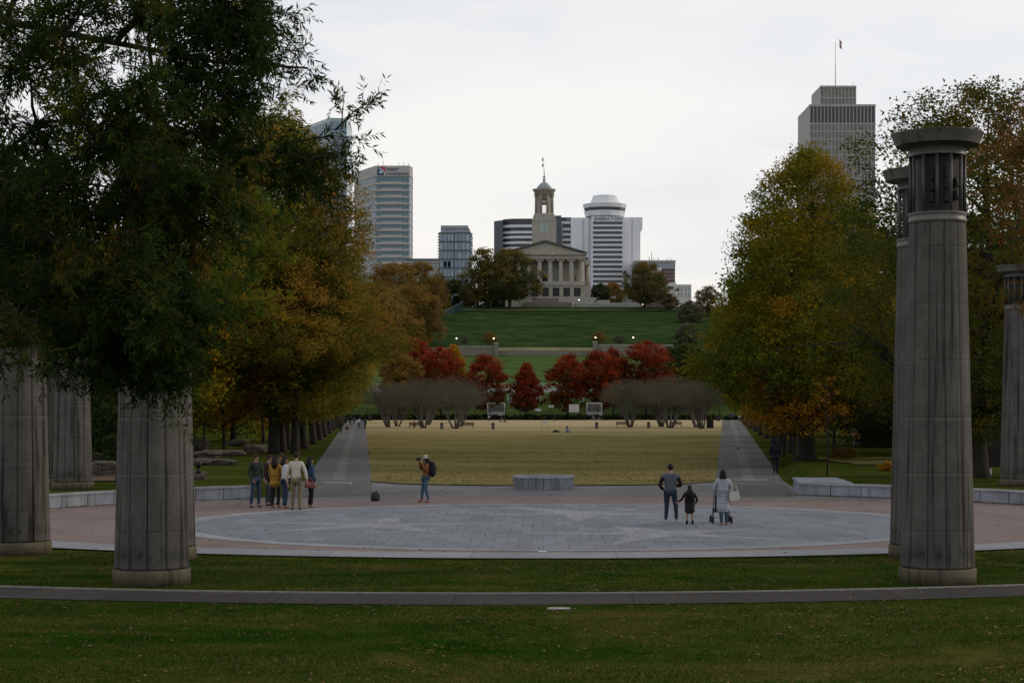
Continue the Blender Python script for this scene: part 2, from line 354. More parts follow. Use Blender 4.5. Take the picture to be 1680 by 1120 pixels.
# great lawn
lawn = [(-xi(75.6), 75.6), (-6.2, 73.4), (-4.4, 72.3), (-2.2, 71.7), (0, 71.5), (2.2, 71.7), (4.4, 72.3), (6.2, 73.4), (xi(75.6), 75.6), (xi(445), 445), (-xi(445), 445)]
sheet('lawn', lawn, .014, M['lawn'], 'wide tan and olive lawn running away to the red trees', 'lawn')
me = MB()
for a, b in zip(lawn[:8], lawn[1:9]):
    dx, dy = b[0]-a[0], b[1]-a[1]; L = math.hypot(dx, dy); n_ = (dy/L*.05, -dx/L*.05)
    me.prism([a, (a[0]+n_[0], a[1]+n_[1]), (b[0]+n_[0], b[1]+n_[1]), b], 0, .05)
tag(me.build('kerb', M['dark']), 'dark steel edging of the great lawn', 'kerb', kind='structure')
# low step across the lawn
mb = MB()
for yy, hh in ((126.0, .10), (122.2, .03)):
    pass
st_v = []; YY = [(118, .0145), (124.6, .16), (125.2, .15), (125.4, .02)]
for y, z in YY:
    for x in np.linspace(-xi(y)+.1, xi(y)-.1, 30): st_v.append((x, y, z+(.02*math.sin(x*1.3)+.015*math.sin(x*2.9) if .1 < z else 0)))
st_f = [(j*30+i, j*30+i+1, (j+1)*30+i+1, (j+1)*30+i) for j in range(3) for i in range(29)]
tag(link('lawn', nm(st_v, st_f, 'terrace', smooth=True), None, M['lawn']), 'low turf swell crossing the middle of the lawn', 'lawn', kind='structure')
for s, w in ((-1, 'left'), (1, 'right')):
    a = [(s*xi(y), y) for y in (64.0, 75.6, 100, 200, 445)]; b = [(s*xe(y), y) for y in (445, 200, 100, 75.6, 62.5)]
    pts = a+b
    if s > 0: pts = pts[::-1]
    sheet('path', pts, .010, M['walk'], 'grey paver walk along the %s side of the lawn' % w, 'path')
    for dd, ww in ((.5, .09),):
        a = [(s*(xi(y)*(1-dd-ww)+xe(y)*(dd+ww)), y) for y in (77, 100, 200, 445)]; b = [(s*(xi(y)*(1-dd+ww)+xe(y)*(dd-ww)), y) for y in (445, 200, 100, 77)]
        pts = a+b
        sheet('path', pts if s < 0 else pts[::-1], .018, M['walk_light'], 'lighter paved strip down the middle of the %s walk' % w, 'path')
    m1 = G(552, 794) if s < 0 else G(1235, 789.3)
    tag(MB().box(-.64, .64, -.32, .32, 0, .075).build('threshold_stone', M['bench_top'], None, m1), 'pale low stone bar lying across the near end of the %s walk' % w, 'stone')
# front footpath with its pale kerb
def plo(x): return 28.5+.0145*(x+1.0)**2
def phi_(x): return 30.05+.015*(x+1.0)**2
px_ = list(np.linspace(-22, 22, 90))
me = bpy.data.meshes.new('footpath'); me.from_pydata([(x, plo(x), .012) for x in px_]+[(x, phi_(x), .012) for x in px_], [], [(i, i+1, 91+i, 90+i) for i in range(89)]); me.update()
tag(link('path', me, None, M['footpath']), 'dark grey curved footpath in the foreground', 'path', kind='structure')
kv = [(x, phi_(x)+o, z) for z in (0, .035) for o in (0, .11) for x in px_]; n = 90; kf = []
for i in range(n-1): kf += [(2*n+i, 2*n+i+1, 3*n+i+1, 3*n+i), (i, i+1, 2*n+i+1, 2*n+i), (n+i, 3*n+i, 3*n+i+1, n+i+1)]
tag(link('kerb', nm(kv, kf, 'kerb'), None, M['kerb']), 'thin pale kerb along the far edge of the footpath', 'kerb', kind='structure')
def drape(name, x0, x1, y0, y1, z, mat, label, cat, kind='structure', nx_=24, ny_=16, edge=.6):
    vs = [(x0+(x1-x0)*i/nx_+edge*mnoise.noise(Vector((i*.3, j*.3, y0))), y0+(y1-y0)*j/ny_+edge*mnoise.noise(Vector((i*.3, j*.3, x0+9))), 0) for j in range(ny_+1) for i in range(nx_+1)]
    vs = [(x, y, hz(x, y)+z) for x, y, _ in vs]
    tag(link(name, nm(vs, [(j*(nx_+1)+i, j*(nx_+1)+i+1, (j+1)*(nx_+1)+i+1, (j+1)*(nx_+1)+i) for j in range(ny_) for i in range(nx_)], name, smooth=True), None, mat), label, cat, kind=kind)
drape('lawn', 15.6, 36, 86, 104, .05, M['lawn'], 'lighter tan patch of dry lawn, sunlit tone in its colour, behind the right seat wall', 'lawn')  # lit look of the dry grass put into a lighter sheet
drape('lawn', -31, -19.5, 73, 83, .05, M['lawn'], 'lighter patch of lawn behind the left seat wall', 'lawn')
# leaf litter beds under the left trees
for pts, z, lab in (([(-36, 92), (-19, 92), (-17.4, 96), (-21, 101), (-38, 104)], .09, 'brown leaf litter under the yellow trees'), ([(-19, 66), (-14.5, 67), (-15.5, 71), (-19, 73)], .49, 'brown leaf litter below the boulders')):
    me = bpy.data.meshes.new('mulch'); vs = [(x, y, hz(x, y)+.05) for x, y in pts]; me.from_pydata(vs, [], [tuple(range(len(pts)))]); me.update()
    tag(link('leaf_litter', me, None, M['mulch']), lab, 'leaf litter', kind='stuff')
# parkway at the foot of the hill
M['road'] = plain('road', (.12, .12, .125), .85, .15, .5)
sheet('road', [(-120, 604.5), (120, 604.5), (120, 616), (-120, 616)], 22.35, M['road'], 'grey parkway crossing the foot of the hill', 'road')
M['drygrass'] = plain('dry_grass', (.16, .14, .07), .95, .3, .2)
me = bpy.data.meshes.new('verge'); me.from_pydata([(-110, 618, 22.6), (110, 618, 22.6), (110, 628, 25.3), (-110, 628, 25.3)], [], [(0, 1, 2, 3)])
tag(link('path', me, None, M['drygrass']), 'pale dry verge path above the parkway', 'path', kind='structure')
me = bpy.data.meshes.new('verge2'); me.from_pydata([(-60, 735, 45.15), (60, 735, 45.15), (60, 736.6, 45.45), (-60, 736.6, 45.45)], [], [(0, 1, 2, 3)])
tag(link('path', me, None, M['drygrass']), 'thin pale footpath near the top of the hill', 'path', kind='structure')
# ------------------------------------------------------------------ foreground grass blades and fallen leaves
def blades(n, x0, x1, y0, y1, hgt, seed, wid=.006):
    rg = np.random.default_rng(seed); X = rg.uniform(x0, x1, n); Y = rg.uniform(y0, y1, n)
    edge = 62-np.sqrt(np.maximum(0, 24.9**2-X*X))
    keep = ((Y > phi_(X)+.18) | (Y < plo(X)+.02)) & (Y < edge-.14) & (np.abs(X) < Y*.36+.5)
    keep &= np.array([mnoise.noise(Vector((x*.8, y*.8, 3)))+mnoise.noise(Vector((x*3, y*3, 9)))*.6 > -.45 for x, y in zip(X, Y)])
    X, Y = X[keep], Y[keep]; n = len(X)
    Z = np.array([hz(x, y) for x, y in zip(X, Y)])-.005
    a = rg.uniform(0, 2*np.pi, n); h = hgt*rg.uniform(.45, 1.25, n); lean = rg.uniform(.1, .9, n)*h; b = rg.uniform(0, 2*np.pi, n)
    w = wid*rg.uniform(.7, 1.5, n)
    p0 = np.stack([X-w*np.cos(a), Y-w*np.sin(a), Z], 1); p1 = np.stack([X+w*np.cos(a), Y+w*np.sin(a), Z], 1); p2 = np.stack([X+lean*np.cos(b), Y+lean*np.sin(b), Z+h], 1)
    V = np.stack([p0, p1, p2], 1).reshape(-1, 3); Fc = np.arange(3*n).reshape(-1, 3)
    pt = np.array([mnoise.noise(Vector((x*.45, y*1.1, 1))) for x, y in zip(X, Y)])
    return V, Fc, np.clip(.34+.9*pt+rg.normal(0, .17, n), 0, 1)
M['blade'] = leafmat('grass_blades', [(.009, .036, .002), (.021, .062, .004), (.038, .078, .008), (.080, .080, .018), (.15, .115, .04)], .25)
v, f, t = blades(240000, -11, 11.5, 20, 39, .042, 5)
tag(link('grass', nm(v, f, 'grass', t), None, M['blade']), 'short ragged turf in the foreground', 'grass', kind='stuff')
def litter(n, reg, seed, size=.045, zf=hz, lift=.012):
    rg = np.random.default_rng(seed); V = []; T = []
    while len(V) < 4*n:
        x, y = reg(rg)
        a = rg.uniform(0, 6.28); s = size*rg.uniform(.5, 1.3); u = np.array([math.cos(a), math.sin(a), rg.uniform(-.35, .35)])*s; w = np.array([-math.sin(a), math.cos(a), rg.uniform(-.5, .5)])*s*.45
        c = np.array([x, y, zf(x, y)+lift+s*.22]); V += [c-u, c-w, c+u, c+w]; T.append(rg.uniform())
    return nm(np.array(V), np.arange(len(V)).reshape(-1, 4), 'litter', T)
M['dead'] = leafmat('fallen_leaf', [(.055, .028, .014), (.12, .055, .022), (.17, .09, .04), (.23, .17, .10)], .1)
def rg_front(rg):
    while True:
        y = rg.uniform(20.2, 37); x = rg.uniform(-.36, .33)*y
        if mnoise.noise(Vector((x*.5, y*.5, 7)))+rg.uniform(-.5, .5) > -.05+(.12 if x < 0 else -.1): return x, y
tag(link('leaf_litter', litter(5200, rg_front, 8, .030, hz, .018), None, M['dead']), 'brown fallen leaves strewn over the foreground turf', 'leaf litter', kind='stuff')
def rg_plaza(rg):
    while True:
        x = rg.uniform(-17, 17); y = rg.uniform(38, 70)
        if math.hypot(x, y-47) < 19: return x, y
tag(link('leaf_litter', litter(900, rg_plaza, 9, .045, lambda x, y: .03, .0), None, M['dead']), 'scattered brown leaves blown over the plaza', 'leaf litter', kind='stuff')
def rg_wall(rg):
    s = rg.choice([-1, 1], p=[.35, .65]); a = rg.uniform(25, 62); r = (19.5 if s > 0 else 18.2)-abs(rg.normal(0, .16)); return s*r*math.cos(R(a)), 47+r*math.sin(R(a))
tag(link('leaf_litter', litter(1500, rg_wall, 10, .05, lambda x, y: .02, .0), None, M['dead']), 'rusty leaves gathered along the foot of the seat walls', 'leaf litter', kind='stuff')
def rg_lawn(rg):
    y = 72+abs(rg.normal(0, 16)); return rg.uniform(-1, 1)*(xi(y)-.3), max(y, 76)
tag(link('leaf_litter', litter(2600, rg_lawn, 11, .055, lambda x, y: .03, .0), None, M['dead']), 'brown leaves scattered across the near end of the lawn', 'leaf litter', kind='stuff')
# ------------------------------------------------------------------ seat walls
def seatwall(s, a0, a1, label):
    t = thing('seat_wall', label, 'wall', (0, 47, 0)); n = int((a1-a0)/3.4); dr = -1.3 if s < 0 else 0
    body = MB(); top = MB(); r0, r1 = 19.5+dr, 19.95+dr
    for k in range(n):
        for (mbb, q0, q1, z0, z1, g) in ((body, r0, r1, 0, .39, .05), (top, r0-.03, r1+.03, .395, .465, .03)):
            A = a0+(a1-a0)*k/n+g; B = a0+(a1-a0)*(k+1)/n-g
            pts = [(q0*math.cos(R(A))*s, q0*math.sin(R(A))), (q1*math.cos(R(A))*s, q1*math.sin(R(A))), (q1*math.cos(R(B))*s, q1*math.sin(R(B))), (q0*math.cos(R(B))*s, q0*math.sin(R(B)))]
            if s < 0: pts = pts[::-1]
            mbb.prism(pts, z0, z1)
    core = MB()
    pts = [((r0+.06)*math.cos(R(a))*s, (r0+.06)*math.sin(R(a))) for a in np.linspace(a0, a1, 20)]+[((r0+.4)*math.cos(R(a))*s, (r0+.4)*math.sin(R(a))) for a in np.linspace(a1, a0, 20)]
    core.prism(pts if s > 0 else pts[::-1], 0, .44)
    body.build('facing_stones', M['bench_stone'], t); top.build('coping', M['bench_top'], t); core.build('core', M['joint'], t); return t
seatwall(-1, 12, 54.5, 'curved pale granite seat wall on the left of the plaza')
t = seatwall(1, 14, 60.5, 'curved pale granite seat wall with a raised end block on the right')
e = MB(); e.prism([(9.62, 63.9-47), (11.55, 63.9-47), (11.75, 68.7-47), (10.05, 68.7-47)], 0, .41); e.build('end_return', M['bench_stone'], t)
e = MB(); e.prism([(9.59, 63.87-47), (11.58, 63.87-47), (11.78, 68.73-47), (10.02, 68.73-47)], .415, .485); e.build('coping', M['bench_top'], t)
# ------------------------------------------------------------------ round fountain basin
g = Vector((0, 69.3, 0)); t = thing('round_basin', 'low round grey granite basin on the axis of the plaza', 'basin', g)
NB = 24; b = MB()
for k in range(NB):
    a0, a1 = 2*math.pi*k/NB+.006, 2*math.pi*(k+1)/NB-.006; pts = [(r*math.cos(a), r*math.sin(a)) for r, a in ((1.02, a0), (1.235, a0), (1.235, a1), (1.02, a1))]
    b.prism(pts, 0, .44)
b.build('wall', M['granite_light'] if 0 else concrete('basin_stone', (.22, .24, .265), .35)[0], t)
MB().lathe([(1.0, .01), (1.2, .01), (1.22, .445), (1.0, .445), (1.0, .01)], 48, caps=False).build('core', M['joint'], t)
b = MB()
for k in range(NB):
    a0, a1 = 2*math.pi*k/NB+.004, 2*math.pi*(k+1)/NB-.004; pts = [(r*math.cos(a), r*math.sin(a)) for r, a in ((.98, a0), (1.265, a0), (1.265, a1), (.98, a1))]
    b.prism(pts, .45, .53)
b.build('coping', concrete('basin_top', (.33, .35, .37), .3)[0], t)
MB().lathe([(1.0, 0), (1.0, .2)], 40).build('basin_floor', M['granite'], t)
# ------------------------------------------------------------------ bell columns
NS = 12
def flute(a, z):  # shallow convex facets meeting in grooves
    k = (a*NS/(2*math.pi)) % 1.0; d = abs(k-.5)*2
    return 1-.014*d**2-.10*max(0, (d-.90)/.10)
def bell_column(label, px, py, z, hgt=8.45, rbot=.69, rot=0):
    g = G(px, py, z); g.x *= (g.y+.5)/g.y; g.y += .5; t = thing('bell_column', label, 'column', g, rot, 'bell columns round the plaza', (1, 1, hgt/8.3))
    if 'm' not in COLM:
        nS = 240; pr = [(rbot, .30)]; zs = [.30]
        for k in range(6):
            zt = .98+1.04*k
            pr += [(0, zt)]
        rad = lambda z: rbot-(rbot-.525)*((z-.3)/6.35)**1.0
        prof = [(rad(.3), .3), (rad(.34), .34)]
        for k in range(6):
            zt = .98+1.04*k
            if zt < 6.6: prof += [(rad(zt-.04), zt-.04), (rad(zt-.007), zt-.007), (rad(zt)-.005, zt), (rad(zt+.007), zt+.007), (rad(zt+.04), zt+.04)]
        prof += [(rad(6.62), 6.62), (rad(6.65), 6.65)]
        COLM['m'] = MB().lathe(prof, nS, mod=flute).mesh('shaft')
        p = MB(); p.lathe([(rbot+.028, 0), (rbot+.028, .265), (rbot+.01, .285)], 72); COLM['pl'] = p.mesh('plinth')
        COLM['gr'] = MB().lathe([(rbot-.03, .28), (rbot-.03, .31)], 48).mesh('groove')
        COLM['r1'] = MB().lathe([(.50, 6.64), (.535, 6.645), (.545, 6.70), (.53, 6.72), (.53, 6.79), (.545, 6.81), (.545, 6.83), (.47, 6.835)], 64).mesh('ring')
        COLM['r2'] = MB().lathe([(.47, 7.88), (.54, 7.885), (.54, 7.90), (.525, 7.92), (.525, 8.03), (.50, 8.035)], 64).mesh('ring')
        COLM['cap'] = MB().lathe([(.50, 8.03), (.555, 8.033), (.58, 8.05), (.66, 8.065), (.765, 8.08), (.77, 8.082), (.77, 8.084), (.85, 8.28), (.86, 8.295), (.855, 8.305), (.4, 8.33)], 72).mesh('capital')
        po = []
        for k in range(NS):
            a = 2*math.pi*(k+.5)/NS; q = MB(); q.tube([(.495*math.cos(a), .495*math.sin(a), 6.8), (.495*math.cos(a), .495*math.sin(a), 7.9)], .034, 8); po.append(q.mesh('post'))
        COLM['po'] = po
        COLM['in'] = MB().lathe([(.42, 6.82), (.42, 7.9)], 12, smooth=False, mod=lambda a, z: .9+.1*(math.sin(a*6) > 0)).mesh('core')  # solid dark core stands in for the shaded lantern interior
        bl = [(.04, 0), (.05, -.02), (.09, -.04), (.105, -.12), (.13, -.2), (.17, -.25), (.165, -.255), (.05, -.24)]
        COLM['bell'] = [MB().lathe([(r*k, z_*.75+zz) for r, z_ in bl], 14, c=(.41*math.cos(q), .41*math.sin(q))).mesh('bell') for zz, q, k in ((7.20, 4.25, .34), (7.42, 4.25, .30), (7.62, 4.25, .26), (7.20, 4.85, .38), (7.45, 4.85, .32), (7.66, 4.85, .26), (7.25, 5.45, .34), (7.48, 5.45, .30))]
    if 'x' not in COLM: COLM['x'] = 1
    for nm_, key, mt in (('shaft', 'm', 'column'), ('plinth', 'pl', 'plinth'), ('groove', 'gr', 'joint'), ('ring', 'r1', 'ringmetal'), ('ring', 'r2', 'ringmetal'), ('capital', 'cap', 'cap'), ('shade_core', 'in', 'dark')):
        link(nm_, COLM[key], t, M[mt])
    for q in COLM['po']: link('post', q, t, M['postmetal'])
    for q in COLM['bell']: link('bell', q, t, M['bell'])
    return t
COLM = {}
bell_column('nearest bell column on the left, half hidden by hanging oak leaves', 249, 961, 0, 8.45, rot=.1)
bell_column('bell column close behind the nearest left one, only its right edge showing', 268, 920, 0, 8.45, rot=.5)
bell_column('bell column cut by the left edge of the photo', 31, 911, 0, 8.45, rot=.25)
bell_column('pale bell column standing behind the left seat wall', 119, 803.5, .40, 8.1, rot=.9)
bell_column('farthest left bell column, a thin strip behind the pale one', 68, 797, .40, 8.1, rot=.2)
bell_column('large front bell column on the right with dark rain streaks', 1538, 959, 0, 8.45, rot=.02)
bell_column('bell column half hidden behind the large right one', 1512, 917, 0, 8.5, rot=.4)
bell_column('distant bell column behind the seat wall at the right edge', 1672, 798, .40, 8.1, rot=.7)
# ------------------------------------------------------------------ foliage
def leaves(cent, per, rad, size, rg, tints, flat=.65, aspect=.55, tn=.12, updown=.5):
    n = len(cent)*per
    c = np.repeat(cent, per, 0); rr = np.repeat(rad, per)[:, None]
    d = rg.normal(0, 1, (n, 3)); d /= np.linalg.norm(d, axis=1)[:, None]; d *= (rg.uniform(0, 1, n)**.45)[:, None]*rr; d[:, 2] *= flat
    p = c+d
    u = rg.normal(0, 1, (n, 3)); u[:, 2] *= .6; u /= np.linalg.norm(u, axis=1)[:, None]
    w = rg.normal(0, 1, (n, 3)); w = np.cross(u, w); w /= np.linalg.norm(w, axis=1)[:, None]
    s = (size*rg.uniform(.6, 1.35, n))[:, None]; u = u*s; w = w*s*aspect
    V = np.stack([p-u, p-w*.9, p+u, p+w*.9], 1).reshape(-1, 3)
    t = np.clip(np.repeat(tints, per)+rg.normal(0, tn, n), 0, 1)
    return V, t
def crown_pts(rg, z0, z1, rad, prof, n, lob=.22, inner=.42, shell=None):
    """clump centres filling an uneven crown; prof(t) relative radius from bottom (0) to top (1)"""
    P_ = []; ph = rg.uniform(0, 6.28, 6)
    while len(P_) < n:
        t = rg.uniform(); w = prof(t)
        if rg.uniform() > w: continue
        a = rg.uniform(0, 2*np.pi); u = rg.uniform()**inner
        k = 1+lob*(.5*math.sin(3*a+ph[0]+5*t)+.5*math.sin(5*a+ph[1]-9*t)+.5*math.sin(2*a+ph[2]+13*t))
        if rg.uniform() < .10: k *= 1.10
        r = rad*w*u*k; P_.append((r*math.cos(a), r*math.sin(a), z0+(z1-z0)*t, t, u))
    return np.array(P_)
def make_trunk(rg, hgt, r, limbs, cents, base_h, name='trunk', bend=.25, nseg=8, fork=True):
    mb = MB(); pts = [(0, 0, -.1), (0, 0, .45)]; x = y = 0
    for k in range(1, nseg+1):
        x += rg.normal(0, bend*hgt/40); y += rg.normal(0, bend*hgt/40); pts.append((x, y, hgt*.93*k/nseg))
    rad = [r*1.35, r*1.02]+[r*(1-.93*(k/nseg)**.9) for k in range(1, nseg+1)]
    mb.tube(pts, rad, 10); pts = pts[:1]+pts[2:]
    for i in range(limbs):
        c = cents[rg.integers(len(cents))][:3]; zt = min(max(base_h, c[2]-abs(rg.normal(.28, .1))*np.hypot(c[0], c[1])*2.0-.5), hgt*.85)
        k = min(nseg-1, int(zt/(hgt*.93)*nseg)); f = zt/(hgt*.93)*nseg-k; a = Vector(pts[k]).lerp(Vector(pts[k+1]), f); e = Vector(c)
        m = a.lerp(e, .5)+Vector((rg.normal(0, .25), rg.normal(0, .25), -.06*(e-a).length)); rr = r*.32*(1-zt/hgt)+.03
        q = [a, a.lerp(m, .5)+Vector((0, 0, .05)), m, m.lerp(e, .55), e]; mb.tube(q, [rr, rr*.8, rr*.6, rr*.38, rr*.15], 5)
        for s in range(3):
            e2 = e+Vector(rg.normal(0, .16, 3))*(e-a).length*.9; b0 = m.lerp(e, rg.uniform(.0, .6)); mb.tube([b0, b0.lerp(e2, .5)+Vector((0, 0, .1)), e2], [rr*.4, rr*.25, rr*.08], 4)
    return mb.mesh(name)
def crown_mesh(rg, cp, per, crad, size, tintf, **k):
    tints = np.array([tintf(c, rg) for c in cp]); rad = crad*rg.uniform(.6, 1.3, len(cp))
    V, t = leaves(cp[:, :3], per, rad, size, rg, tints, **k); return nm(V, np.arange(len(V)).reshape(-1, 4), 'crown', t)
ovoid = lambda t: max(.03, math.sin(math.pi*min(1, (t*.86+.10)))**.75)
def cone(t): return max(.03, (min(1, t/.16)**.6)*(1-max(0, t-.10)/.90)**.60)
domey = lambda t: max(.03, (min(1, t/.22+.15)**.6)*math.sqrt(max(0, 1-max(0, (t-.2)/.8)**2.2)))
TREEM = {}
def tree_mesh(key, seed, hgt, z0, rad, prof, ncl, per, crad, size, tintf, trunk_r, limbs=22, base_h=None, **k):
    rg = np.random.default_rng(seed); cp = crown_pts(rg, z0, hgt, rad, prof, ncl, k.pop('lob', .22), k.pop('inner', .42))
    TREEM[key] = (crown_mesh(rg, cp, per, crad, size, tintf, **k), make_trunk(rg, hgt, trunk_r, limbs, cp, base_h or z0*.8))
def plant(key, label, loc, leaf, barkm='bark', name='tree', cat='tree', group=None, rot=0, scale=1):
    t = thing(name, label, cat, loc, rot, group, scale)
    for nm_, me, mt in (('crown', TREEM[key][0], M[leaf]), ('trunk', TREEM[key][1], M[barkm])):
        if not me.materials: me.materials.append(mt)
        o = link(nm_, me, t); o.material_slots[0].link = 'OBJECT'; o.material_slots[0].material = mt
    return t
# leaf palettes
M['lf_brown'] = leafmat('leaf_brown', [(0.051, 0.071, 0.012), (0.104, 0.120, 0.017), (0.183, 0.165, 0.022), (0.293, 0.183, 0.027), (0.390, 0.177, 0.029)], .4)
M['lf_olive'] = leafmat('leaf_olive', [(0.042, 0.067, 0.007), (0.102, 0.130, 0.011), (0.198, 0.186, 0.014), (0.312, 0.198, 0.017), (0.432, 0.180, 0.017)], .4)
M['lf_green'] = leafmat('leaf_open_green', [(.018, .038, .006), (.042, .070, .010), (.080, .095, .014), (.15, .11, .016), (.22, .10, .016)], .4)
M['lf_dark'] = leafmat('leaf_dark', [(0.013, 0.026, 0.0097), (0.026, 0.0488, 0.0146), (0.0488, 0.0683, 0.0195), (0.0894, 0.0894, 0.0243)])
M['lf_orange'] = leafmat('leaf_orange', [(.07, .08, .012), (.20, .14, .016), (.36, .21, .018), (.44, .19, .016), (.34, .10, .016)])
M['lf_red'] = leafmat('leaf_red', [(.08, .046, .013), (.13, .038, .012), (.20, .032, .013), (.26, .038, .015), (.32, .085, .02)], .3)
M['lf_bare'] = leafmat('twig_grey', [(.085, .078, .060), (.125, .115, .080), (.10, .112, .058), (.15, .13, .085)], .15)
M['lf_hill'] = leafmat('leaf_hill', [(0.039, 0.053, 0.0281), (0.0936, 0.0858, 0.0343), (0.1716, 0.1123, 0.0437), (0.2652, 0.1248, 0.0468)])
M['lf_oakhill'] = leafmat('leaf_oak_hill', [(.050, .062, .020), (.10, .105, .028), (.17, .135, .034), (.25, .135, .036)], .4)
M['lf_rust'] = leafmat('leaf_rust', [(.08, .075, .024), (.16, .115, .028), (.24, .135, .03), (.21, .135, .035)])
M['lf_shrub'] = leafmat('leaf_shrub', [(0.0156, 0.0312, 0.013), (0.0325, 0.0546, 0.0182), (0.065, 0.078, 0.026)])
pn = lambda c, s, o=0: mnoise.noise(Vector((c[0]*s+o, c[1]*s, c[2]*s)))
# big right-hand plane: olive low and left, orange toward the top and right
tree_mesh('big_r', 3, 17.7, 2.4, 6.75, cone, 1900, 74, .85, .085, lambda c, rg: .38+.5*pn(c, .3)+.30*(c[3]-.40)+.04*c[0]/3+rg.normal(0, .08), .50, 40, 2.6, lob=.14, inner=.32)
tree_mesh('big_l', 4, 23.5, 5.6, 8.5, lambda t: max(.03, min(1, t/.12+.45)*(1-t)**.42), 1900, 84, .95, .10, lambda c, rg: .50+.55*pn(c, .26)+.06*c[0]/8+.10*(c[3]-.5)+rg.normal(0, .08), .42, 70, 4.2, lob=.20, inner=.42)
for i, (sd, h, r) in enumerate(((11, 19, 5.4), (12, 20, 5.8), (13, 17.5, 5.2))):
    tree_mesh('row%d' % i, sd, h, 2.8, r, ovoid, 420, 50, 1.0, .17, lambda c, rg: .42+.5*pn(c, .25)+.1*(.5-c[3])+rg.normal(0, .08), .36, 14, 4.2, lob=.22)
tree_mesh('dark0', 21, 15, 1.2, 5.8, domey, 380, 46, 1.15, .18, lambda c, rg: .45+.5*pn(c, .25)+rg.normal(0, .1), .3, 10, 1.5)
tree_mesh('dark1', 22, 12, .4, 5.6, domey, 320, 46, 1.15, .18, lambda c, rg: .5+.6*pn(c, .3)+rg.normal(0, .1), .26, 10, 1)
tree_mesh('small0', 31, 6.4, 1.7, 2.5, domey, 190, 60, .55, .085, lambda c, rg: .52+.5*pn(c, .5)+rg.normal(0, .1), .10, 16, 1.6)
tree_mesh('small1', 32, 7.4, 1.9, 2.8, ovoid, 200, 60, .6, .09, lambda c, rg: .48+.5*pn(c, .5)+rg.normal(0, .1), .11, 16, 1.8)
tree_mesh('red0', 41, 15.3, 2.2, 4.7, ovoid, 230, 56, 1.15, .26, lambda c, rg: .42+.5*pn(c, .2)+.32*(c[3]-.4)+rg.normal(0, .1), .28, 12, 3, lob=.28)
tree_mesh('red1', 42, 13.6, 2.0, 4.4, cone, 220, 56, 1.0, .25, lambda c, rg: .45+.5*pn(c, .2)+.30*(c[3]-.4)+rg.normal(0, .1), .26, 12, 3, lob=.25)
tree_mesh('red2', 43, 16, 2.2, 5.8, domey, 270, 56, 1.25, .27, lambda c, rg: .42+.5*pn(c, .17)+.35*(c[3]-.4)+rg.normal(0, .1), .30, 12, 3, lob=.28)
tree_mesh('hill0', 51, 27, 4.0, 13, domey, 330, 60, 2.3, .42, lambda c, rg: .42+.6*pn(c, .1)+.3*(c[3]-.4)+rg.normal(0, .1), .75, 24, 5, lob=.30)
tree_mesh('hill1', 52, 22, 2.5, 10, ovoid, 260, 60, 2.0, .40, lambda c, rg: .5+.5*pn(c, .12)+rg.normal(0, .1), .6, 20, 4, lob=.28)
tree_mesh('hill2', 53, 14, .5, 8, domey, 200, 55, 1.8, .38, lambda c, rg: .5+.5*pn(c, .12)+rg.normal(0, .1), .4, 10, 1, lob=.25)
tree_mesh('thin', 61, 17, 1.8, 7.0, ovoid, 1150, 72, .9, .085, lambda c, rg: .42+.5*pn(c, .3)+.1*c[3]+rg.normal(0, .1), .42, 60, 2.6, lob=.28, inner=.55)
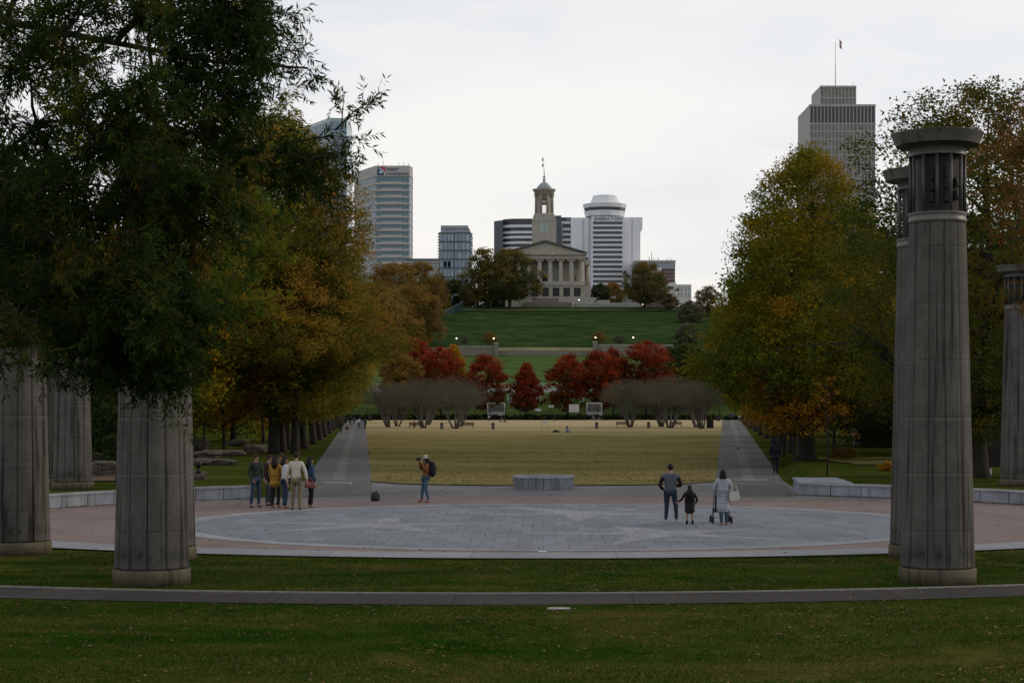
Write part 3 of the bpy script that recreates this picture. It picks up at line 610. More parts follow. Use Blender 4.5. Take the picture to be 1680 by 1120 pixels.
# ---- bare crape myrtles: many upright stems ending in a haze of fine twigs
def myrtle(seed, hgt=8.0, rad=4.2):
    rg = np.random.default_rng(seed); mb = MB(); tips = []
    for s in range(6):
        a = rg.uniform(0, 6.28); b = Vector((.28*math.cos(a), .28*math.sin(a), -.05)); d = rg.uniform(.35, .75)*rad
        e = Vector((d*math.cos(a)*.8, d*math.sin(a)*.8, hgt*rg.uniform(.50, .62))); m = b.lerp(e, .45)+Vector((rg.normal(0, .12), rg.normal(0, .12), .35))
        mb.tube([b, b.lerp(m, .5), m, m.lerp(e, .5), e], [.15, .12, .10, .07, .04], 6)
        for k in range(9):
            q = b.lerp(m, rg.uniform(.5, 1)) if k < 3 else m.lerp(e, rg.uniform(0, 1)); aa = a+rg.normal(0, .9); dd = rad*rg.uniform(.35, 1.0)
            f = Vector((dd*math.cos(aa), dd*math.sin(aa), hgt*(.62+.36*math.sqrt(max(0, 1-(dd/rad)**2)))*rg.uniform(.86, 1.0)))
            g_ = q.lerp(f, .55)+Vector((0, 0, .18)); mb.tube([q, g_, f], [.042, .026, .010], 4)
            for j in range(9):
                h = q.lerp(g_, rg.uniform(.3, 1)) if j % 2 else g_.lerp(f, rg.uniform(0, 1)); tips.append((h, h+Vector((rg.normal(0, .55), rg.normal(0, .55), rg.uniform(.3, 1.1)))))
    for p, q in tips: mb.tube([p, p.lerp(q, .5)+Vector((0, 0, .05)), q], [.012, .009, .004], 3)
    n = 7000; a = rg.uniform(0, 2*np.pi, n); t = rg.uniform(0, 1, n)**.5; u = t*rad
    top = hgt*(.60+.40*np.sqrt(np.maximum(0, 1-t**2))); bot = hgt*(.33+.16*t); zz = bot+(top-bot)*rg.uniform(0, 1, n)**.75
    lob = 1+.13*np.sin(3*a+seed)+.10*np.sin(7*a)+rg.normal(0, .06, n)
    p = np.stack([u*lob*np.cos(a), u*lob*np.sin(a), zz], 1)
    p += np.stack([np.cos(a), np.sin(a), np.full(n, .8)], 1)*(np.maximum(0, rg.normal(0, .38, n))*(rg.uniform(0, 1, n) < .4))[:, None]
    d = np.stack([np.cos(a)*t, np.sin(a)*t, np.full(n, .95)], 1)+rg.normal(0, .35, (n, 3)); d /= np.linalg.norm(d, axis=1)[:, None]
    w = np.cross(d, rg.normal(0, 1, (n, 3))); w /= np.linalg.norm(w, axis=1)[:, None]; L = rg.uniform(.18, .5, n)[:, None]; wd = rg.uniform(.008, .018, n)[:, None]
    V = np.stack([p-w*wd, p+w*wd, p+d*L+w*wd*.3, p+d*L-w*wd*.3], 1).reshape(-1, 3)
    return nm(V, np.arange(4*n).reshape(-1, 4), 'crown', np.clip(.4+.3*np.sin(a*2+seed)+rg.normal(0, .2, n), 0, 1)), mb.mesh('stems')
for i in range(3): TREEM['myrtle%d' % i] = myrtle(70+i)
ORD = ['first', 'second', 'third', 'fourth', 'fifth', 'sixth', 'seventh', 'eighth', 'ninth', 'tenth', 'eleventh', 'twelfth', 'thirteenth', 'fourteenth', 'fifteenth', 'sixteenth']
# ---- rows along the walks
plant('big_l', 'tall brown and gold plane tree nearest the group at the left walk', P(449, 757, 119)*1.0*Vector((1, 1, 0)) if 0 else Vector(((449-CX)*119/F, 119, 0)), 'lf_brown', name='plane_tree', group='trees lining the left walk', rot=.3)
rowl = [(463, 126, 1, .92), (473, 134, 0, .9), (485, 119, 2, .84), (499, 136, 1, .9), (514, 152, 0, .92), (524, 172, 2, .95), (532, 192, 1, .95), (540, 216, 0, .95), (546, 242, 2, 1), (551, 270, 1, 1), (556, 302, 0, 1), (560, 336, 2, 1.05), (563, 372, 1, 1.05)]
for i, (px, Y, k, s) in enumerate(rowl):
    plant('row%d' % k, '%s trunk behind the tall brown plane tree in the row lining the left walk' % ORD[i+1], Vector(((px-CX)*Y/F, Y, 0)), 'lf_brown', name='plane_tree', group='trees lining the left walk', rot=i*1.9, scale=s)
plant('big_r', 'broad olive and orange plane tree with a pointed crown beside the right walk', Vector(((1324-CX)*96/F, 96, .25)), 'lf_olive', name='plane_tree', group='trees lining the right walk', rot=.2)
rowr = [(1317, 104, 2, .88), (1299, 122, 0, .85), (1283, 140, 1, .82), (1270, 158, 2, .85), (1258, 180, 0, .85), (1248, 204, 1, .85), (1240, 232, 2, .9), (1233, 262, 0, .9), (1227, 296, 1, .92), (1222, 334, 2, .95), (1218, 374, 0, .95)]
for i, (px, Y, k, s) in enumerate(rowr):
    plant('row%d' % k, '%s trunk behind the broad olive plane tree in the row lining the right walk' % ORD[i+1], Vector(((px-CX)*Y/F, Y, 0)), 'lf_olive', name='plane_tree', group='trees lining the right walk', rot=i*2.3+1, scale=s)
# yellow and orange young trees
for k, (px, py, key, mt, lab, s) in enumerate((
    (368, 742, 'small0', 'lf_orange', 'golden young tree with a dark stem behind the left lawn bed', 1.25),
    (334, 732, 'small1', 'lf_orange', 'golden young tree partly hidden by the nearest left bell column', 1.15),
    (432, 724, 'small1', 'lf_orange', 'orange young tree just left of the dark plane trunks', 1.3),
    (165, 748, 'small0', 'lf_orange', 'yellowing tree above the boulders between the left columns', 1.15),
    (1304, 764, 'small0', 'lf_orange', 'orange leaved young tree under the broad plane on the right', 1.02),
    (1286, 750, 'small1', 'lf_orange', 'amber young tree leaning over the right walk', .95),
    (1368, 742, 'small1', 'lf_orange', 'rusty young tree right of the broad plane trunk', 1.12),
    (1275, 722, 'small0', 'lf_orange', 'small orange tree farther along the right walk', 1.2))):
    g = G(px, py, .1); plant(key, lab, g, mt, 'bark', name='young_tree', rot=k*1.3, scale=s)
# sapling, thin and nearly bare
rg = np.random.default_rng(5); mb = MB(); mb.tube([(0, 0, 0), (.03, .02, 1.5), (-.02, .03, 3), (.02, 0, 4.6)], [.045, .035, .025, .008], 6); tp = []
for k in range(34):
    z = rg.uniform(1.1, 4.3); a = rg.uniform(0, 6.28); L = (4.9-z)*.30; e = (L*math.cos(a), L*math.sin(a), z+L*.5); mb.tube([(0, 0, z), (e[0]*.5, e[1]*.5, z+L*.2), e], [.012, .008, .003], 3); tp.append((*e, z/5, 1))
t = thing('sapling', 'slender half bare sapling on the lawn behind the right seat wall', 'tree', G(1357, 780, .40)); mb.build('trunk', M['bark'], t)
link('crown', crown_mesh(rg, np.array(tp), 16, .30, .045, lambda c, r: r.uniform(.2, .9)), t, M['lf_orange'])
# trees filling the park on both sides, each with its own place
side = [(-38, 150, 'dark0', 'lf_dark', 1.2), (-46, 132, 'dark1', 'lf_dark', 1.2), (-30, 165, 'dark1', 'lf_olive', 1.15), (-56, 150, 'dark0', 'lf_dark', 1.3), (-26, 112, 'dark0', 'lf_olive', 1.0), (-33, 108, 'dark1', 'lf_dark', 1.15), (-40, 112, 'dark0', 'lf_olive', 1.2), (-24.5, 86, 'dark1', 'lf_dark', .9), (-29, 92, 'dark0', 'lf_dark', 1.15), (-47, 175, 'dark0', 'lf_olive', 1.3), (-66, 175, 'dark1', 'lf_dark', 1.5)]
for i, (x, y, k, mt, s) in enumerate(side):
    plant(k, '%s dark green tree from the right in the thicket behind the left columns' % ORD[i], (x, y, hz(x, y)), mt, name='broadleaf_tree', group='trees of the left park', rot=i*1.7, scale=s)
side = [(23.5, 112, 'dark0', 'lf_dark', 1.0), (30, 122, 'dark0', 'lf_dark', 1.15), (37, 135, 'dark1', 'lf_dark', 1.3), (29, 148, 'dark0', 'lf_dark', 1.2), (46, 150, 'dark0', 'lf_olive', 1.35), (40, 172, 'dark0', 'lf_dark', 1.3), (34, 190, 'dark1', 'lf_dark', 1.3), (56, 170, 'dark1', 'lf_dark', 1.5), (31, 100, 'dark1', 'lf_dark', .95), (52, 200, 'dark0', 'lf_olive', 1.5)]
for i, (x, y, k, mt, s) in enumerate(side):
    plant(k, '%s dark green tree from the left in the thicket behind the right columns' % ORD[i], (x, y, hz(x, y)), mt, name='broadleaf_tree', group='trees of the right park', rot=i*1.7+.5, scale=s)
plant('thin', 'open crowned tree with a dark trunk behind the large right column', G(1606, 783, .40), 'lf_green', name='open_tree', rot=1.0, scale=.95)
plant('thin', 'open crowned tree showing thin branches right of the broad plane', (26.0, 90, .3), 'lf_green', name='open_tree', rot=2.8, scale=.64)
# hedge mound and low shrubs
def shrub(label, loc, r, h, mt, n=90, size=.06, seed=1, name='shrub', per=60, group=None):
    rg = np.random.default_rng(seed); cp = crown_pts(rg, .05, h, r, lambda t: math.sqrt(max(.02, 1-t*t)), n, .25)
    t = thing(name, label, 'shrub', loc, group=group)
    link('foliage', crown_mesh(rg, cp, per, r*.32, size, lambda c, g: .5+g.normal(0, .2)), t, M[mt])
    mb = MB()
    for k in range(5): a = k*1.26; mb.tube([(.04*math.cos(a), .04*math.sin(a), -.05), (r*.5*math.cos(a), r*.5*math.sin(a), h*.7)], [.03, .01], 4)
    mb.build('stem', M['bark'], t); return t
shrub('dark clipped mound at the far side of the right lawn', P(1446, 733, 142)*1 if 0 else Vector(((1440-CX)*142/F, 142, .1)), 2.7, 2.3, 'lf_dark', 120, .10, 3)
shrub('low russet shrub beside the right lawn', G(1385, 752, .3), .7, .6, 'lf_rust', 40, .05, 4)
shrub('small russet and green shrub at the far corner of the right lawn', G(1455, 772, .4), .45, .35, 'lf_orange', 30, .04, 6)
for i, (px, py, r, h, mt, lab) in enumerate(((205, 770, 1.3, 1.7, 'lf_shrub', 'green shrub above the boulders beside the nearest left column'), (160, 735, 1.9, 2.6, 'lf_dark', 'dark shrub on the slope between the left columns'), (300, 722, 1.8, 2.0, 'lf_dark', 'dark shrub behind the golden young trees'))):
    shrub(lab, G(px, py, .3), r, h, mt, 80, .07, 10+i)
# crape myrtles
ml = [(638, 701, 0, .95), (652, 699, 1, .9), (696, 702, 2, 1.0), (702, 697, 0, .85), (747, 703, 1, 1.0), (755, 699, 2, .92)]
for i, (px, py, k, s) in enumerate(ml):
    plant('myrtle%d' % k, '%s bare grey crape myrtle from the left on the left half of the lawn' % ORD[i], G(px, py), 'lf_bare', 'bark_grey', 'crape_myrtle', group='bare crape myrtles across the lawn', rot=i*1.1, scale=(s*1.15, s*1.15, s))
mr = [(1034, 701, 1, 1.0), (1085, 700, 2, .95), (1099, 702, 0, 1.05), (1143, 701, 1, .97), (1151, 703, 2, .9)]
for i, (px, py, k, s) in enumerate(mr):
    plant('myrtle%d' % k, '%s bare grey crape myrtle from the left on the right half of the lawn' % ORD[i], G(px, py), 'lf_bare', 'bark_grey', 'crape_myrtle', group='bare crape myrtles across the lawn', rot=i*2.1+.4, scale=(s*1.15, s*1.15, s))
# red maples at the end of the lawn: px centre, top row, base px row, mesh, scale
for i, (px, top, Y, key, mt, lab, sx_) in enumerate((
    (680, 556, 470, 'red2', 'lf_red', 'dark red and green maple farthest left of the red trees', 1.0),
    (724, 571, 452, 'red2', 'lf_red', 'wide crimson maple behind the left bare myrtles', .95),
    (744, 562, 480, 'red1', 'lf_orange', 'orange maple peeping out between the two left red maples', .8),
    (799, 583, 450, 'red0', 'lf_red', 'tall crimson maple left of the lawn axis, tapering to its top', 1.03),
    (864, 592, 450, 'red1', 'lf_red', 'narrow red maple with a pointed top near the lawn axis', .98),
    (931, 582, 450, 'red0', 'lf_red', 'dense dark red maple right of the lawn axis', 1.0),
    (984, 577, 454, 'red0', 'lf_red', 'red maple with a greenish lower crown beside the white gate', 1.05),
    (1006, 573, 462, 'red0', 'lf_red', 'red maple squeezed between two larger ones on the right', .8),
    (1061, 561, 462, 'red2', 'lf_red', 'large bright crimson maple above the right bare myrtles', 1.12),
    (655, 575, 440, 'red0', 'lf_rust', 'rust orange tree at the edge of the left plane row', 1.0),
    (1100, 572, 480, 'hill2', 'lf_dark', 'dark evergreen right of the bright crimson maple', .9),
    (1128, 566, 478, 'hill2', 'lf_dark', 'dark evergreen next to the right plane row', .95))):
    z0 = hz((px-CX)*Y/F, Y); ztop = H-(top-HY)*Y/F; h0 = {'red0': 15.3, 'red1': 13.6, 'red2': 16, 'hill2': 14}[key]; s = (ztop-z0)/h0
    plant(key, lab, ((px-CX)*Y/F, Y, z0), mt, name='maple_tree' if key[0] == 'r' else 'evergreen_tree', rot=i*1.9, scale=(s*sx_, s*sx_, s))
# hill trees
hl = [(646, 432, 640, 30, 'hill0', 'lf_rust', 1.0, 'big russet tree above the left end of the hill'),
      (692, 430, 700, 30, 'hill0', 'lf_rust', .85, 'orange crowned tree below the low grey building'),
      (676, 470, 620, 30, 'hill1', 'lf_rust', 1.1, 'tawny tree on the left shoulder of the hill'),
      (640, 500, 560, 30, 'hill1', 'lf_rust', 1.1, 'tawny tree low on the left of the hill'),
      (716, 456, 760, 30, 'hill1', 'lf_hill', .9, 'olive tree behind the orange crowned one'),
      (745, 459, 790, 30, 'hill2', 'lf_dark', 1.0, 'dark evergreen below the glass apartment block'),
      (766, 466, 770, 30, 'hill1', 'lf_hill', .75, 'thin brownish tree left of the great oak'),
      (797, 409, 748, 30, 'hill1', 'lf_oakhill', .8, 'slim loose oak on the crest left of the great oak'),
      (836, 409, 745, 30, 'hill0', 'lf_oakhill', 1.12, 'great green and orange oak covering the left of the capitol'),
      (984, 466, 792, 30, 'hill2', 'lf_dark', .7, 'round dark evergreen against the foot of the white hotel'),
      (1006, 464, 800, 30, 'hill2', 'lf_rust', .8, 'orange shrubby tree right of the round evergreen'),
      (1058, 430, 738, 30, 'hill0', 'lf_oakhill', 1.0, 'great brown oak at the right end of the terrace'),
      (1100, 482, 735, 30, 'hill1', 'lf_hill', .8, 'low russet tree right of the great brown oak'),
      (1132, 494, 700, 30, 'hill2', 'lf_bare', 1.1, 'dull grey brown thicket tree on the right shoulder of the hill'),
      (1160, 470, 720, 30, 'hill1', 'lf_hill', 1.0, 'brown tree fading behind the broad plane'),
      (1130, 530, 640, 30, 'hill2', 'lf_bare', 1.2, 'grey bare tree low on the right of the hill'),
      (782, 478, 800, 30, 'hill2', 'lf_dark', 1.2, 'dark evergreen under the slim loose oak'),
      (818, 474, 806, 30, 'hill2', 'lf_dark', 1.3, 'dark evergreen under the great oak, left of the capitol steps'),
      (852, 478, 810, 30, 'hill2', 'lf_dark', 1.1, 'dark evergreen against the left corner of the capitol'),
      (1135, 500, 790, 30, 'hill2', 'lf_dark', 1.3, 'dark evergreen below the beige block'),
      (622, 470, 600, 30, 'hill1', 'lf_rust', 1.2, 'amber tree beside the plane row on the hill'),
      (803, 545, 632, 9, 'small0', 'lf_rust', 1.3, 'small round tan tree above the left parkway wall'),
      (762, 551, 634, 8, 'small0', 'lf_bare', 1.2, 'small grey bare tree left of the tan one'),
      (983, 544, 632, 9, 'small1', 'lf_rust', 1.5, 'small round bronze tree above the right parkway wall'),
      (1016, 549, 634, 6, 'small0', 'lf_bare', 1.6, 'small purplish bare shrub tree right of the bronze one')]
for i, (px, top, Y, _, key, mt, sx_, lab) in enumerate(hl):
    x = (px-CX)*Y/F; z0 = hz(x, Y); ztop = H-(top-HY)*Y/F; h0 = {'hill0': 27, 'hill1': 22, 'hill2': 14, 'small0': 6.4, 'small1': 7.4}[key]; s = (ztop-z0)/h0
    k = sx_ if h0 > 10 else sx_
    if h0 > 10: sxy = max(s, .45)*k
    else: sxy = s*k
    plant(key, lab, (x, Y, z0), mt, name='hill_tree', group='trees on the capitol hill', rot=i*1.3, scale=(sxy, sxy, s))
# ------------------------------------------------------------------ near oaks with narrow leaves
def near_oak(name, label, base, hgt, trunk_r, limbs, seed, mt, sub=13, twigs=11, lpt=15, spread=1.15, lsize=.05, thick=1.0, fork=3.6, tint0=.4, wd=.17):
    rg = np.random.default_rng(seed); wood = MB(); b = Vector(base)
    wood.tube([b-b, Vector((.05, .1, hgt*.25)), Vector((.2, 0, hgt*.5)), Vector((.1, .2, hgt*.8)), Vector((0, 0, hgt))], [trunk_r*1.3, trunk_r, trunk_r*.8, trunk_r*.45, trunk_r*.1], 12)
    LP = []; LD = []; TW0 = []; TW1 = []; TT = []
    SK = [(Vector((.1, .05, fork*.9)), 0), (Vector((.2, 0, hgt*.45)), 0), (Vector((.1, .1, hgt*.65)), 0)]
    order = sorted(limbs, key=lambda q: (Vector(q[0])-b).xy.length)
    mains = [q for i, q in enumerate(order) if i % 6 == 0][::-1]; order = mains+[q for i, q in enumerate(order) if i % 6]
    for (e, wgt) in order:
        e = Vector(e)-b; el = e.xy.length
        st, lv = min(SK, key=lambda q: (q[0]-e).length+(4.0 if q[0].xy.length > el*.9 else 0)+(1.2 if q[0].z > e.z+.5 else 0)-(0 if q[1] else .3))
        L = max(.3, (e-st).length); m = st.lerp(e, .5)+Vector((rg.normal(0, .10)*L*.5, rg.normal(0, .12)*L*.5, .10*L))
        def cv(t): return st*(1-t)**2+m*2*t*(1-t)+e*t*t
        tt = (0, .17, .34, .5, .67, .84, 1)
        r0 = (.016 if lv == 0 else .010)*(L**.8)*thick+.004; ps = [cv(t) for t in tt]
        for q in ps[1:-1]: q += Vector(rg.normal(0, .028*L**.7, 3))
        SK += [(q, lv+1) for q in ps[1:]]
        wood.tube(ps, [r0*(1-.88*t)+.004 for t in tt], 7)
        lt = rg.normal(0, .10)
        for s in range(int(sub*wgt)):
            t = 1-abs(rg.normal(0, .30)); t = max(.18, min(1, t)); p = cv(t)
            d = (e-st).normalized()*rg.uniform(.1, .9)+Vector(rg.normal(0, .62, 3)); d.z -= .12; d.normalize(); sl_ = spread*rg.uniform(.45, 1.15)
            q = p+d*sl_; mid = p.lerp(q, .5)+Vector((0, 0, .06*sl_)); wood.tube([p, mid, q], [.014*thick, .009, .003], 4); st_ = lt+rg.normal(0, .12)
            for w in range(twigs):
                u = rg.uniform(.15, 1); a = p.lerp(mid, u*2) if u < .5 else mid.lerp(q, u*2-1)
                dd = d*.7+Vector(rg.normal(0, .6, 3)); dd.z -= .15; dd.normalize(); tl = rg.uniform(.18, .42); TW0.append(a); TW1.append(a+dd*tl); TT.append(st_+rg.normal(0, .06))
    A = np.array([tuple(x) for x in TW0]); Bv = np.array([tuple(x) for x in TW1]); TT = np.array(TT); n = len(A); D = Bv-A; Ln = np.linalg.norm(D, axis=1)[:, None]; Dn = D/Ln
    sd = np.cross(Dn, rg.normal(0, 1, (n, 3))); sd /= np.linalg.norm(sd, axis=1)[:, None]
    tv = np.stack([A-sd*.003, A+sd*.003, Bv+sd*.001, Bv-sd*.001], 1).reshape(-1, 3)
    k = lpt; T_ = np.tile(np.linspace(.12, 1, k), n); a = np.repeat(A, k, 0); dn = np.repeat(Dn, k, 0); s_ = np.repeat(sd, k, 0); ln = np.repeat(Ln, k, 0)
    ang = rg.uniform(0, 6.28, n*k)[:, None]; o = s_*np.cos(ang)+np.cross(dn, s_)*np.sin(ang)
    p = a+dn*ln*T_[:, None]; ld = dn*.62+o*.78+rg.normal(0, .18, (n*k, 3)); ld[:, 2] -= .22; ld /= np.linalg.norm(ld, axis=1)[:, None]
    wv = np.cross(ld, rg.normal(0, 1, (n*k, 3))); wv /= np.linalg.norm(wv, axis=1)[:, None]; s = (lsize*rg.uniform(.6, 1.25, n*k))[:, None]
    V = np.stack([p, p+ld*s*.9+wv*s*wd, p+ld*s*2, p+ld*s*.9-wv*s*wd], 1).reshape(-1, 3)
    tint = np.clip(tint0+np.repeat(TT, k)+rg.normal(0, .10, n*k), 0, 1)
    hi = np.array([mnoise.noise(Vector((x[0]*.8, x[1]*.8, x[2]*.8))) for x in A]); tint = np.clip(tint+.7*np.repeat(np.maximum(0, hi-.27), k), 0, 1)
    V2 = np.concatenate([V, tv]); F2 = np.arange(len(V2)).reshape(-1, 4); t2 = np.concatenate([tint, np.full(n, .02)])
    t = thing(name, label, 'tree', b); link('crown', nm(V2, F2, 'crown', t2), t, M[mt]); wood.build('trunk', M['bark_near'], t); return len(V2)//4
M['lf_near'] = leafmat('leaf_willow_oak', [(.012, .024, .006), (.022, .046, .009), (.034, .066, .012), (.060, .076, .014), (.15, .105, .016), (.22, .11, .016)], .4)
M['lf_gold'] = leafmat('leaf_gold_green', [(0.029, 0.057, 0.007), (0.063, 0.109, 0.011), (0.138, 0.161, 0.016), (0.299, 0.207, 0.018), (0.460, 0.218, 0.021)], .4)
M['lf_near_o'] = leafmat('leaf_oak_orange', [(.03, .042, .012), (.07, .065, .016), (.14, .09, .02), (.22, .10, .022), (.22, .075, .02)], .35)
LM = [(0, 20, 23, 1), (30, 90, 20.5, 1.1), (60, 200, 22, 1), (20, 300, 23, 1), (90, 320, 20.5, 1.1), (40, 430, 22, 1.1), (20, 525, 20, .9), (110, 480, 21.5, 1.2), (80, 400, 24, 1), (150, 20, 21, 1.1), (130, 120, 24, .9), (170, 220, 20, 1.1), (150, 330, 22, 1.1), (180, 420, 20.5, 1.3), (170, 510, 23, 1.2), (190, 560, 21.5, 1.0),
      (240, 30, 22, 1.1), (230, 130, 20, 1.1), (250, 230, 23.5, 1.1), (250, 330, 21, 1.3), (260, 430, 22.5, 1.4), (240, 500, 20, 1.3), (265, 555, 23, 1.0), (225, 580, 22, .8), (245, 612, 21.5, .8), (285, 590, 22, .6),
      (330, 20, 23.5, 1), (320, 110, 21, 1), (330, 200, 22.5, 1.1), (320, 300, 20.5, 1.2), (330, 390, 22, 1.1), (305, 480, 24, .9), (300, 520, 21, .7),
      (385, 15, 21, 1), (385, 90, 23.5, 1), (375, 170, 21.5, .9), (370, 250, 23, .9), (365, 340, 21, .8), (425, 20, 22.5, .8), (425, 70, 21.5, .7), (440, 110, 23, .35),
      (470, 260, 22.5, .5), (500, 295, 23, .45), (560, 212, 22.4, .2), (505, 112, 23, .22), (520, 262, 22.5, .34), (500, 300, 23, .3),  (-60, 100, 22, .8), (-60, 300, 21, .8), (-50, 450, 23, .8),
      (-80, -200, 21, .8), (60, -180, 24, .7), (180, -220, 21, .7), (300, -150, 25, .7), (420, -180, 22, .6), (240, -420, 24, .6), (20, -450, 20, .6), (-200, -500, 23, .6), (-700, -100, 24, .7), (-800, 100, 20, .7), (-600, -400, 18, .7), (-500, 150, 27, .6), (-300, -700, 23, .6), (-650, 0, 30, .6)]
limbs = [(P(px, py, Y), w*(.78 if py < 360 else 1)) for px, py, Y, w in LM]
near_oak('willow_oak', 'large dark willow oak hanging in over the columns from the left', (-11.2, 22.5, 0), 12.5, .42, limbs, 7, 'lf_near', sub=22, twigs=11, lpt=17, spread=.76, lsize=.055, tint0=.33, wd=.20)
# yellow green oak between, a little farther back
LM = [(395, 330, 62, 1), (430, 420, 60, 1.2), (400, 500, 63, 1.2), (430, 500, 64, 1), (370, 430, 64, 1.1), (330, 480, 60, 1), (440, 260, 62, 1), (480, 300, 64, .9), (500, 250, 63, .5), (450, 350, 60, .9), (300, 300, 60, 1), (250, 420, 63, 1), (200, 300, 62, 1), (150, 420, 64, 1), (120, 500, 61, 1), (60, 380, 60, 1), (30, 480, 64, 1), (210, 540, 64, 1), (400, 200, 62, .8), (120, 240, 62, .8), (460, 190, 64, .5)]
near_oak('willow_oak', 'green and gold oak reaching out behind the left columns', (-15.6, 64, .4), 13, .36, [(P(a, b, c), w) for a, b, c, w in LM], 9, 'lf_gold', sub=20, twigs=11, lpt=10, spread=1.5, lsize=.085, tint0=.45, wd=.28)
# orange branch reaching in from the right
LM = [(1650, 200, 38, .6), (1665, 260, 39, .9), (1660, 330, 40, .7), (1668, 390, 38, 1), (1650, 300, 41, .8), (1690, 200, 39, 1), (1700, 340, 38, 1), (1655, 372, 39, .5), (1625, 250, 39.5, .3), (1720, 480, 38, .7), (1780, 250, 36, 1), (1800, 400, 40, 1), (1850, -100, 38, 1), (1900, 150, 42, 1), (1672, 500, 39, .25), (1670, 240, 37, .8)]
near_oak('red_oak', 'rust orange oak reaching in over the large right column', (16.5, 38.5, 0), 12, .35, [(P(a, b, c), w) for a, b, c, w in LM], 12, 'lf_near_o', sub=18, twigs=9, lpt=9, spread=.85, lsize=.05, tint0=.55, wd=.34)
# ------------------------------------------------------------------ skyline
M['glass_blue'] = plain('glass_blue', (.17, .26, .36), .22, .12, .12, 0, spec=.8)
M['glass_pale'] = plain('glass_pale', (.27, .38, .40), .22, .18, .2, 0, spec=.8)
M['glass_bank'] = plain('glass_bank', (.11, .19, .24), .3, .1, .2, 0, spec=.5)
M['glass_dark'] = plain('glass_dark', (.045, .055, .065), .3, .35, .35, 0, spec=.6)
M['glass_navy'] = plain('glass_navy', (.035, .042, .055), .3, .3, .3, 0, spec=.5)
M['panel'] = plain('panel_concrete', (.46, .445, .44), .85, .06, .3)
M['white'] = plain('white_concrete', (.78, .80, .85), .8, .04, .2)
M['whiteband'] = plain('white_band', (.74, .755, .78), .8, .05, .3)
M['slate'] = plain('slate_cladding', (.11, .125, .145), .7, .1, .3)
M['steelgrey'] = plain('steel_grey', (.32, .36, .40), .6, .1, .4)
M['cream'] = plain('cream_concrete', (.62, .60, .56), .85, .08, .3)
M['lime'] = concrete('capitol_limestone', (.43, .405, .35), .25)[0]
M['lime_warm'] = concrete('capitol_limestone_warm', (.36, .27, .19), .2)[0]
M['shadow'] = plain('opening_shade', (.03, .03, .034), .5, .2, .5)  # near black: shade of deep openings put into the colour
M['roof'] = plain('copper_roof', (.11, .115, .12), .6, .1, .5)
M['brick'] = plain('brick', (.15, .10, .10), .85, .1, .5)
M['letter'] = plain('letter_grey', (.12, .13, .16), .6); M['letterw'] = plain('letter_white', (.55, .56, .58), .6)
M['navy'] = plain('logo_navy', (.03, .055, .16), .5); M['red'] = plain('logo_red', (.42, .04, .07), .5); M['purple'] = plain('letter_blue', (.07, .08, .18), .6)
M['starw'] = plain('logo_white', (.62, .70, .74), .5)
M['flagr'] = plain('flag_red', (.40, .10, .10), .8); M['flagw'] = plain('flag_white', (.55, .55, .55), .8); M['flagb'] = plain('flag_blue', (.08, .10, .22), .8)
class Bld:
    """building with its own root on the ground; x/z given through its front plane at distance Y"""
    def __init__(s, name, label, cat, px, Y, zb, group=None):
        s.Y = Y; s.x0 = (px-CX)*Y/F; s.zb = zb; s.t = thing(name, label, cat, (s.x0, Y, zb), group=group)
    def X(s, px, dy=0): return (px-CX)*(s.Y+dy)/F-s.x0
    def Z(s, py, dy=0): return H-(py-HY)*(s.Y+dy)/F-s.zb
    def bx(s, nm_, px0, px1, py0, py1, y0, y1, mat, par=None):
        return MB().box(s.X(px0), s.X(px1), y0, y1, 0 if py1 is None else s.Z(py1), s.Z(py0)).build(nm_, M[mat], par or s.t)
def text(body, size, mat, parent, loc, name='lettering', width=None, depth=.15):
    cu = bpy.data.curves.new('txt', 'FONT'); cu.body = body; cu.size = size; cu.extrude = depth; cu.align_x = 'LEFT'
    o = bpy.data.objects.new('txt', cu); C.objects.link(o); bpy.context.view_layer.update()
    me = bpy.data.meshes.new_from_object(o.evaluated_get(bpy.context.evaluated_depsgraph_get())); bpy.data.objects.remove(o)
    v = np.array([tuple(q.co) for q in me.vertices]); k = (width/(v[:, 0].max()-v[:, 0].min())) if width else 1
    for q in me.vertices: q.co = ((q.co.x-v[:, 0].min())*k, -q.co.z, q.co.y-v[:, 1].min())
    me.materials.clear(); me.materials.append(M[mat]); n = bpy.data.objects.new(name, me); C.objects.link(n); n.parent = parent; n.location = loc; return n
# far left blue glass tower
b = Bld('glass_tower', 'blue glass tower rising behind the hanging oak at far left', 'tower', 541, 1150, 20)
b.t.rotation_euler = (0, 0, 0)
fp = [(b.X(498, 40), 40), (b.X(541), 0), (b.X(568), 3), (b.X(568)-1, 45)]
MB().prism(fp, 0, b.Z(194)).build('curtain_wall', M['glass_blue'], b.t)
q = MB().prism([(x*1.01, y-.3) for x, y in fp], b.Z(199.5), b.Z(194)+.3); q.build('parapet', M['glass_pale'], b.t)
for k in range(14):
    u = k/14; x0, y0, x1, y1 = fp[0][0], fp[0][1], fp[1][0], fp[1][1]; px_, py_ = x0+(x1-x0)*u, y0+(y1-y0)*u
    MB().box(px_-.12, px_+.12, py_-.35, py_+.1, 0, b.Z(199.5)).build('mullion', M['steelgrey'], b.t)
for k in range(6):
    xq = b.X(541)+(b.X(568)-b.X(541))*k/6; MB().box(xq-.12, xq+.12, -.25+3*k/6, .2+3*k/6, 0, b.Z(199.5)).build('mullion', M['steelgrey'], b.t)
